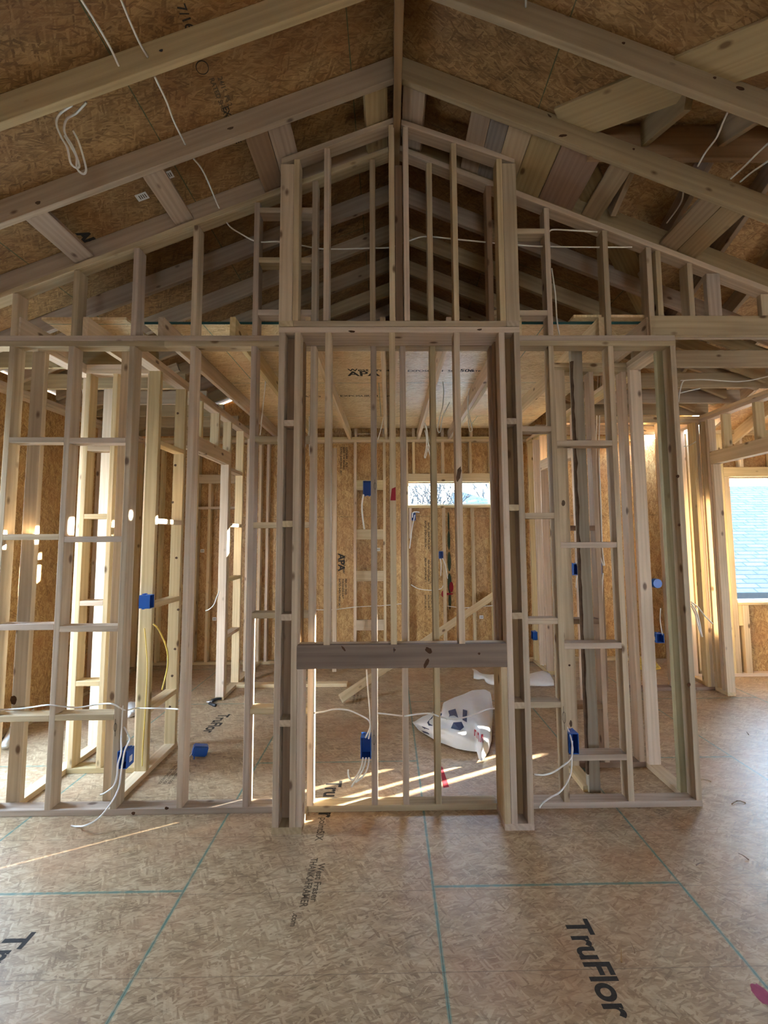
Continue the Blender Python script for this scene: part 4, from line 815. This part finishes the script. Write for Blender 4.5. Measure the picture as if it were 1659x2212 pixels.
cable([at(1252, 1205, 'y', 1.66), at(1246, 1217, 'y', 1.66), at(1250, 1224, 'y', 1.68)], 'white cable loop at the far box left of the post', extra=[[at(1251, 1236, 'y', 1.68), at(1246, 1250, 'y', 1.66), at(1244, 1270, 'y', 1.66)]])
cable([at(1427, 1314, 'y', 2.03), at(1426, 1340, 'y', 2.02), at(1431, 1372, 'y', 2.03)], 'pale cable dropping into the box with red paint above it')
# coil of yellow cord on the floor
bm = bmesh.new(); cp = at(1424, 1450, 'z', 0); r_ = random.Random(5)
for k in range(9):
    R_ = 0.16-0.012*k; tube(bm, [(cp.x-0.08+R_*math.cos(a)*1.0, cp.y+0.12+R_*0.6*math.sin(a), 0.012+0.016*k+0.004*r_.random()) for a in (2*PI*j/10 for j in range(11))], 0.009, 6)
tag(link_mesh('cord_coil', bm, M['cable_y'], smooth=True), 'yellow cord coiled on the floor behind the right closet', 'cord')
# ------------------------------------------------------------------ stickers and marks on the boards
def sticker(name, c, e1, e2, parent, w=0.05, h=0.03):
    c = Vector(c); e1 = Vector(e1).normalized()*w/2; e2 = Vector(e2).normalized()*h/2
    s = decal(name, [c-e1-e2, c+e1-e2, c+e1+e2, c-e1+e2], 'white', parent)
    bm = bmesh.new(); nrm = e1.cross(e2).normalized(); nrm = nrm if nrm.dot(Vector((CX, -CD, CH))-c) > 0 else -nrm
    for k in (-0.5, -0.15, 0.2, 0.55):
        q = c+nrm*0.0006; a = e1*k; bm.faces.new([bm.verts.new(v) for v in (q+a-e2*0.55, q+a+e1*0.16-e2*0.55, q+a+e1*0.16+e2*0.55, q+a-e2*0.55+e2*1.1)])
    link_mesh('sticker_print', bm, M['ink_soft'], s)
    s['label'] = 'white label'
    return s
def roof_pt(px, py, dz=-0.0012):
    lo, hi = -2.5, 3.3; f = lambda y: (lambda q: q.z-(roof_z(q.x)+RH+dz))(at(px, py, 'y', y)); a = f(lo)
    for _ in range(60):
        m = (lo+hi)/2; b = f(m)
        if (b > 0) == (a > 0): lo, a = m, b
        else: hi = m
    return at(px, py, 'y', lo)
for px, py, w in ((307, 425, 0.075), (362, 379, 0.07)):
    sticker('sticker', roof_pt(px, py), (1, 0, SL), (0, 1, 0), ceil_l, w, 0.055)
nl = Vector((-SL, 0, 1)).normalized()
def rtext(s, size, px, py, mat='ink', bold=0.001):
    p = roof_pt(px, py); text_mesh('printed_text', s, size, p, (0, 1, 0), (1, 0, SL), mat, ceil_l, bold)
bm_ = roof_pt(437, 146)
ringpts = [bm_+Vector((1, 0, SL)).normalized()*0.032*math.cos(a)+Vector((0, 1, 0))*0.032*math.sin(a) for a in (2*PI*k/20 for k in range(21))]
bmq = bmesh.new(); tube(bmq, ringpts, 0.0022, 4); link_mesh('printed_ring', bmq, M['ink'], ceil_l)
rtext('RATED SHEATHING', 0.036, 452, 170, 'ink_soft'); rtext('24/16  PS 2', 0.036, 470, 168, 'ink_soft'); rtext('EXPOSURE', 0.05, 480, 232, 'ink')
rtext('7/16', 0.06, 381, 12, 'ink')
rtext('APA', 0.10, 165, 505, 'ink', 0.006)
# rear wall prints: columns of stamped lines reading downwards
def wtext(s, size, px, py, mat='ink', bold=0.001, sx=1.0, y=YB+W4-0.0008):
    p = at(px, py, 'y', y); return text_mesh('printed_text', s, size, p, (0, 0, -1), (1, 0, 0), mat, wall_back, bold, sx)
for k, (s, px, py) in enumerate((('RATED SHEATHING 24/16', 735, 966), ('SIZED FOR SPACING', 741, 966), ('EXPOSURE 1  PS 2', 747, 966))): wtext(s, 0.036, px, py, 'ink')
wtext('APA', 0.13, 731, 1196, 'ink', 0.004); wtext('West Fraser', 0.05, 741, 1200, 'ink')
for k, (s, px, py) in enumerate((('RATED SHEATHING 24/16', 732, 1250), ('THICKNESS 0.418', 739, 1250), ('PRP-108  HUD', 745, 1250))): wtext(s, 0.036, px, py, 'ink')
for k, px in enumerate((917, 924, 930)):
    wtext('RATED SHEATHING 24/16', 0.036, px, 1125+4*k, 'ink'); wtext('PRP-108 EXPOSURE 1', 0.036, px, 1205+4*k, 'ink'); wtext('SPACING PS 2', 0.034, px, 1285, 'ink_soft')
for px, py in ((1040, 1333), (817, 1187), (437, 1190), (92, 1186), (463, 1337)):
    c = at(px, py, 'y', YB+W4-0.001); sticker('sticker', c, (1, 0, 0), (0, 0, 1), wall_back, 0.055, 0.045)
for px, py, w, h, sd_ in ((966, 1283, 0.09, 0.016, 1), (975, 1268, 0.03, 0.075, 2), (958, 1283, 0.03, 0.05, 3)):
    c = at(px, py, 'y', YB+W4-0.0009); decal('spray_mark', [(c.x+w*math.cos(a), c.y, c.z+h*math.sin(a)) for a in (2*PI*k/14 for k in range(14))], 'ink_red', wall_back)
c = at(970, 1190, 'y', YB+W4-0.0009)
for k, (dz, w) in enumerate(((0.55, .012), (0.2, .02), (-.2, .026), (-.6, .03), (-.9, .02))): decal('green_smear', [(c.x+w*math.cos(a), c.y, c.z+dz*0.75+0.14*math.sin(a)) for a in (2*PI*j/10 for j in range(10))], 'green_smear_paint', wall_back)
ptx = at(1607, 1262, 'y', 2.52+W4-0.001)
def w2text(s, size, px, py, mat='ink', bold=0.001):
    p = at(px, py, 'y', 2.52+W4-0.001); text_mesh('printed_text', s, size, p, (0, 0, -1), (1, 0, 0), mat, wall_wing, bold)
w2text('APA', 0.11, 1557, 1238, 'ink', 0.003); w2text('RATED SHEATHING', 0.04, 1563, 1400, 'ink'); w2text('24/16  EXPOSURE', 0.04, 1545, 1010, 'ink')
# ------------------------------------------------------------------ rubbish on the floor
def sheet_from_outline(name, top, bot, z0, zmax, mat, label, cat, n=46, m=26, seed=1, crease=0.03):
    """crumpled sheet lying on the floor; top and bot are matching pixel polylines along its width"""
    def interp(pl, t):
        L = [0]
        for a, b in zip(pl, pl[1:]): L.append(L[-1]+math.hypot(b[0]-a[0], b[1]-a[1]))
        s = t*L[-1]
        for i in range(len(pl)-1):
            if s <= L[i+1] or i == len(pl)-2:
                k = (s-L[i])/max(1e-6, L[i+1]-L[i]); return (pl[i][0]+(pl[i+1][0]-pl[i][0])*k, pl[i][1]+(pl[i+1][1]-pl[i][1])*k)
    r = random.Random(seed); waves = [(r.uniform(4, 15), r.uniform(4, 15), r.uniform(0, 6), r.uniform(0.3, 1)) for _ in range(9)]
    def zf(s, t):
        env = math.sin(PI*min(1, t*0.80+0.02))*math.sin(PI*(0.06+0.88*s))**0.5
        w = sum(a*abs(math.sin(u*s+v*t+ph)) for u, v, ph, a in waves)/len(waves)
        return z0+zmax*env*(0.62+0.4*w)+crease*w*min(1, 6*t)
    def pos(s, t, dz=0.0):
        a = interp(bot, s); b = interp(top, s); px = a[0]+(b[0]-a[0])*t; py = a[1]+(b[1]-a[1])*t
        return at(px, py, 'z', zf(s, t)+dz)
    bm = bmesh.new(); g = [[bm.verts.new(pos(i/n, j/m)) for j in range(m+1)] for i in range(n+1)]
    for i in range(n):
        for j in range(m): bm.faces.new((g[i][j], g[i+1][j], g[i+1][j+1], g[i][j+1]))
    back = [bm.verts.new((g[i][m].co.x, g[i][m].co.y+0.12, 0.004)) for i in range(n+1)]
    for i in range(n): bm.faces.new((g[i][m], g[i+1][m], back[i+1], back[i]))
    o = link_mesh(name, bm, mat, smooth=True); tag(o, label, cat); return o, pos
bag, bpos = sheet_from_outline('plastic_sack', [(892, 1561), (912, 1548), (928, 1542), (938, 1536), (955, 1538), (957, 1518), (980, 1507), (1000, 1500), (1020, 1491), (1048, 1489), (1060, 1496), (1065, 1530)],
    [(892, 1562), (905, 1578), (922, 1588), (945, 1602), (962, 1608), (985, 1617), (1010, 1622), (1030, 1624), (1034, 1640), (1040, 1645), (1055, 1625), (1062, 1600)], 0.006, 0.20, M['bag'], 'crumpled white plastic sack with navy and red print lying inside the fireplace opening', 'sack')
def bag_patch(poly, mat, lab):
    bm = bmesh.new(); bm.faces.new([bm.verts.new(bpos(s, t, 0.004)) for s, t in poly]); bmesh.ops.triangulate(bm, faces=bm.faces[:]); o = link_mesh('printed_logo', bm, M[mat], bag); o['label'] = lab
for poly in ([(0.06, .15), (0.12, .35), (0.19, .30), (0.20, .08), (0.14, .03)], [(0.16, .60), (0.22, .85), (0.25, .85), (0.22, .45), (0.18, .45)], [(0.25, .50), (0.27, .92), (0.31, .92), (0.30, .45)], [(0.40, .58), (0.43, .78), (0.50, .78), (0.52, .60), (0.48, .66), (0.44, .66)], [(0.44, .40), (0.47, .52), (0.55, .52), (0.57, .42), (0.53, .36)], [(0.56, .55), (0.57, .74), (0.61, .70), (0.60, .5)]): bag_patch(poly, 'navy', 'navy blue printed shape')
for s0 in (0.66, 0.71, 0.76): bag_patch([(s0, .26), (s0+0.006, .37), (s0+0.032, .37), (s0+0.04, .25), (s0+0.03, .25), (s0+0.025, .33), (s0+0.012, .33), (s0+0.01, .26)], 'bagred', 'small red printed arch')
sheet_from_outline('house_wrap_scrap', [(1023, 1449), (1031, 1449), (1042, 1457), (1055, 1459), (1080, 1458), (1110, 1455), (1145, 1458), (1180, 1451), (1186, 1452), (1196, 1470)], [(1023, 1466), (1032, 1468), (1046, 1467), (1050, 1475), (1062, 1480), (1085, 1478), (1110, 1478), (1146, 1482), (1180, 1482), (1197, 1481)], 0.004, 0.05, M['wrap'], 'flat scrap of white house wrap on the floor near the rear right corner', 'wrap', 30, 10, 3, 0.01)
sheet_from_outline('house_wrap_scrap', [(2, 1606), (20, 1570), (50, 1545), (75, 1520), (90, 1504), (105, 1502), (135, 1508)], [(4, 1618), (16, 1617), (45, 1580), (66, 1560), (80, 1530), (100, 1520), (135, 1528)], 0.004, 0.10, M['wrap'], 'bent strip of white wrap on the floor behind the leftmost bays', 'wrap', 30, 8, 5, 0.012)
sheet_from_outline('house_wrap_scrap', [(268, 1520), (280, 1517), (300, 1522)], [(268, 1552), (280, 1550), (300, 1543)], 0.004, 0.08, M['wrap'], 'crumpled white wrap on the floor of the left closet behind the low box', 'wrap', 14, 8, 6, 0.012)
c = at(1150, 1434, 'z', 0.0)
sheet_from_outline('paper_scrap', [(1168, 1429), (1172, 1431), (1176, 1434)], [(1168, 1436), (1172, 1440), (1176, 1442)], 0.02, 0.03, M['white'], 'small white paper scrap by the right partition plate', 'paper', 6, 4, 8, 0.004)
# dark gloves or pliers on the floor by the left doorway
gl = bpy.data.objects.new('cutting_pliers', None); COL.objects.link(gl); gp = at(468, 1516, 'z', 0); gl.location = gp; tag(gl, 'dark handled pliers lying on the floor by the left doorway trimmer', 'pliers')
bpy.context.view_layer.update()
for nm, mt, pts, r0, r1 in (('handle', 'black', [at(458, 1514, 'z', .02), at(468, 1510, 'z', .025), at(478, 1509, 'z', .02)], .018, .012), ('handle', 'black', [at(453, 1519, 'z', .015), at(460, 1522, 'z', .02), at(466, 1524, 'z', .015)], .015, .017), ('jaw', 'steel', [at(446, 1516, 'z', .012), at(452, 1516, 'z', .014), at(458, 1515, 'z', .016)], .006, .012)):
    bm = bmesh.new(); tube(bm, pts, r0, 8, r1); link_mesh(nm, bm, M[mt], gl, True)
# splinters and leaves on the open floor
for i, (px, py, a, l) in enumerate(((1590, 1733, 0.4, .09), (1600, 1732, 2.6, .05), (1409, 1763, .1, .05), (1615, 1584, 1.2, .05), (1525, 1686, 2.8, .06), (1342, 2062, 1.1, .07), (1366, 2046, 1.4, .05), (1606, 1850, 1.9, .05), (1513, 1866, .3, .06), (640, 1793, .2, .03))):
    c = at(px, py, 'z', 0.004); d = Vector((math.cos(a), math.sin(a), 0))*l/2
    bm = bmesh.new(); tube(bm, [c-d, c+Vector((0, 0, .004)), c+d], 0.0035, 5, 0.0012)
    tag(link_mesh('wood_splinter', bm, M['brown']), ['reddish splinter on the blue lit floor', 'crossing thin splinter on the blue lit floor', 'dark chip on the floor beside the partition shadow', 'small curled chip far back on the blue lit floor', 'thin twig beside the corner of the near wall', 'curved sliver beside the large floor lettering', 'upper sliver near the large floor lettering', 'chip near the right picture edge', 'small chip on the lit floor by the long panel joint', 'tiny chip at the foot of the left chase leg'][i], 'splinter', 'wood splinters on the floor')
# pencil marks on studs
def scribble(px, py, y, w, h, parent=None):
    bm = bmesh.new(); c = at(px, py, 'y', y)
    tube(bm, [c+Vector((w*math.cos(a), 0, h*math.sin(a))) for a in (2*PI*k/12 for k in range(13))], 0.0012, 4); tube(bm, [c+Vector((-w*.2, 0, h*2)), c+Vector((w*.1, 0, -h*2.2))], 0.0012, 4)
    return link_mesh('pencil_mark', bm, M['ink'], parent)
by = lambda lab: next(o for o in COL.objects if str(o.get('label', '')).startswith(lab))
scribble(810, 1050, -.0008, .008, .022, by('stud inside the fireplace opening carrying')); scribble(808, 1598, -.0008, .008, .03, by('stud inside the fireplace opening carrying'))
scribble(1218.5, 1550, -.0008, .010, .035, by('first full height stud right of the fireplace')); scribble(249, 1571, -.0008, .008, .025, by('third full height stud left'))
# drilled holes, knots and stains that stand out on single boards
M['knot'] = plain('dark_knot', (0.075, 0.035, 0.018), 0.8, 0.1, vary=0.5, scale=60)
M['stain'] = plain('dark_stain', (0.10, 0.062, 0.038), 0.8, 0.1, vary=0.5, scale=30)
def mark(lab, px, py, y, w, h, mat='knot', rot=0.0, name='knot', n=14, seed=1):
    r = random.Random(seed); c = at(px, py, 'y', y-0.0006); P_ = by(lab)
    pts = []
    for k in range(n):
        a = 2*PI*k/n; q = 0.85+0.3*r.random(); u, v = w*math.cos(a)*q, h*math.sin(a)*q
        pts.append((c.x+u*math.cos(rot)-v*math.sin(rot), c.y, c.z+u*math.sin(rot)+v*math.cos(rot)))
    o = decal(name, pts, mat, P_); o['label'] = 'dark '+name.replace('_', ' '); return o
RL0, RR0 = 'long pale rafter crossing the top of the picture, on the left', 'long pale rafter crossing the top of the picture, on the right'
RL1, RR1 = 'second long pale rafter, in front of the gable wall, on the left', 'second long pale rafter, in front of the gable wall, on the right'
mark(RL0, 348, 109, -.925, .010, .007, 'black', .3, 'drilled_hole'); mark(RR0, 1347, 93, -.925, .009, .007); mark(RR0, 1544, 168, -.925, .009, .007); mark(RR0, 1600, 191, -.925, .022, .011, 'knot', -.3, seed=4)
mark(RL1, 498, 277, -.455, .020, .008, 'stain', .3); mark(RR1, 1216, 293, -.455, .026, .008, 'knot', .1, seed=5); mark(RR1, 1187, 250, -.455, .016, .006, 'stain', -.8); mark(RR1, 1238, 263, -.455, .014, .006, 'stain', -.8); mark(RR1, 1369, 322, -.455, .008, .007)
mark(RL1, 82, 438, -.455, .016, .011, 'stain', .2)
mark('lower plate over the fireplace chase', 760, 716, -.2, .022, .007, 'knot', -.1); mark('lower plate over the fireplace chase', 1036, 712, -.2, .016, .006, 'stain', .1)
mark('wide grey flat stud with a dark knot', 29, 1512, .0905, .020, .030, 'knot', .1, seed=6)
mark('right cripple stud standing on the dark header', 991, 1024, -.2, .013, .050, 'stain', -.2, 'stain', seed=8)
HD = 'dark brown header board'
mark(HD, 742, 1401, -.2, .020, .006, 'knot', -.9, 'stain', seed=3); mark(HD, 926, 1405, -.2, .024, .016, 'knot', -.6, seed=9); mark(HD, 921, 1433, -.2, .012, .030, 'knot', -.5, 'stain', seed=10); mark(HD, 851, 1404, -.2, .003, .016, 'black'); mark(HD, 1035, 1412, -.2, .008, .007); mark(HD, 852, 1404, -.2, .008, .007)
mark('end stud of the near partition', 1488, 1479, 0, .012, .014, 'knot', seed=12); mark('end stud of the near partition', 1467, 1134, 0, .010, .010, 'knot', seed=13); mark('end stud of the near partition', 1464, 1029, 0, .012, .011, 'knot', seed=14)
mark('long bottom plate on the floor', 288, 1757, 0, .012, .010, 'knot'); mark('long bottom plate on the floor', 360, 1746, 0, .012, .009, 'knot', seed=2)
mark('broad yellow stud with large knots', 1233, 1563, .44, .011, .024, 'stain', seed=3); mark('broad yellow stud with large knots', 1217, 1087, .44, .014, .022, 'stain', seed=5); mark('broad yellow stud with large knots', 1230, 1437, .44, .008, .008, 'knot', seed=6)
mark('top block between the first and second', 1090, 958, 0, .004, .004)
for px, py in ((384, 893), (379, 1005), (373, 1085), (381, 1205), (385, 1317), (378, 1402), (372, 1460), (367, 1527)): mark('knotty wide stud at the near side', px, py, .870, .011, .010, 'stain', seed=px)
# ------------------------------------------------------------------ outside: neighbours and trees
def nroof(name, pts, label):
    """one roof slope as its own slab, local XY in the slope so that the courses follow it"""
    A, B, Cc = Vector(pts[0]), Vector(pts[1]), Vector(pts[2]); x = (B-A).normalized(); n = x.cross(Cc-A).normalized(); y = n.cross(x)
    bm = bmesh.new(); loc = [((Vector(p)-A).dot(x), (Vector(p)-A).dot(y)) for p in pts]
    a = [bm.verts.new((u, v, 0)) for u, v in loc]; b = [bm.verts.new((u, v, -0.18)) for u, v in loc]; bm.faces.new(a); bm.faces.new(b[::-1]); k = len(a)
    for i in range(k): bm.faces.new((a[i], a[(i+1) % k], b[(i+1) % k], b[i]))
    o = link_mesh(name, bm, M['shingle']); o.matrix_world = Matrix(((x.x, y.x, n.x, A.x), (x.y, y.y, n.y, A.y), (x.z, y.z, n.z, A.z), (0, 0, 0, 1))); return o
def house(label, roofs, box):
    root = bpy.data.objects.new('neighbour_house', None); COL.objects.link(root); root.location = ((box[0][0]+box[1][0])/2, box[0][1], -0.45); tag(root, label, 'house'); bpy.context.view_layer.update()
    bm = bmesh.new(); bm_box(bm, *box); link_mesh('house_wall', bm, M['siding'], root)
    for r in roofs:
        o = nroof('roof_slope', r, ''); mw = o.matrix_world.copy(); o.parent = root; o.matrix_parent_inverse = root.matrix_basis.inverted(); o.matrix_world = mw
    return root
house('neighbouring house whose blue grey shingle roof fills the large right window', [[(4.5, 8.2, 0.25), (22, 8.2, 0.25), (22, 14.2, 3.60), (4.5, 14.2, 3.60)], [(22, 20.2, 0.25), (4.5, 20.2, 0.25), (4.5, 14.2, 3.60), (22, 14.2, 3.60)]], ((5.0, 8.6, -0.45), (21.5, 19.8, 0.25)))
a = at(1001, 1063, 'y', 21.0); b = at(1062, 1087, 'y', 21.0)
ux = (b.x-a.x); hx = a.x
house('distant house with a hipped grey roof seen through the centre window', [[(hx-1.0, 17.0, a.z-2.2), (hx+5.4, 17.0, a.z-2.2), (hx+0.0, 21.0, a.z), (hx-0.6, 21.0, a.z)], [(hx+5.4, 17.0, a.z-2.2), (hx+5.4, 25.0, a.z-2.2), (hx, 21.0, a.z)], [(hx-1.0, 25.0, a.z-2.2), (hx-1.0, 17.0, a.z-2.2), (hx-0.6, 21.0, a.z)]], ((hx-0.6, 17.3, -0.45), (hx+5.0, 24.6, a.z-2.25)))
def tree(x, y, h, seed, label, spread=0.5, depth=6):
    r = random.Random(seed); root = bpy.data.objects.new('bare_tree', None); COL.objects.link(root); root.location = (x, y, -0.45); tag(root, label, 'tree', 'bare trees outside'); bpy.context.view_layer.update()
    tb = bmesh.new(); bb = bmesh.new()
    def grow(p, d, L, rad, k):
        q = p+d*L; e = q+Vector((r.uniform(-.06, .06), r.uniform(-.06, .06), 0))*L
        bmx = tb if k == 0 else bb
        n = d.orthogonal().normalized(); m = d.cross(n); seg = 5 if k < 2 else 3
        A = [bmx.verts.new(p+(n*math.cos(t)+m*math.sin(t))*rad) for t in (2*PI*i/seg for i in range(seg))]; B = [bmx.verts.new(e+(n*math.cos(t)+m*math.sin(t))*rad*.68) for t in (2*PI*i/seg for i in range(seg))]
        for i in range(seg): bmx.faces.new((A[i], A[(i+1) % seg], B[(i+1) % seg], B[i]))
        if k >= depth: return
        for _ in range(3 if k < depth-1 else 2):
            nd = (d+Vector((r.uniform(-1, 1), r.uniform(-1, 1), r.uniform(-.35, .6)))*spread).normalized(); grow(e, nd, L*r.uniform(.66, .86), rad*.62, k+1)
    grow(Vector((x, y, -0.45)), Vector((0, 0, 1)), h*0.27, h*0.022, 0)
    link_mesh('trunk', tb, M['tree'], root); link_mesh('branches', bb, M['tree'], root)
tree(1.2, 15, 5.2, 3, 'bare bushy tree filling the left of the centre window', 0.62, 6)
tree(2.6, 17, 5.6, 8, 'second bare tree behind the middle of the centre window', 0.62, 6)
tree(6.3, 24, 8.5, 11, 'thin bare tree right of the distant hipped roof', 0.5, 5)
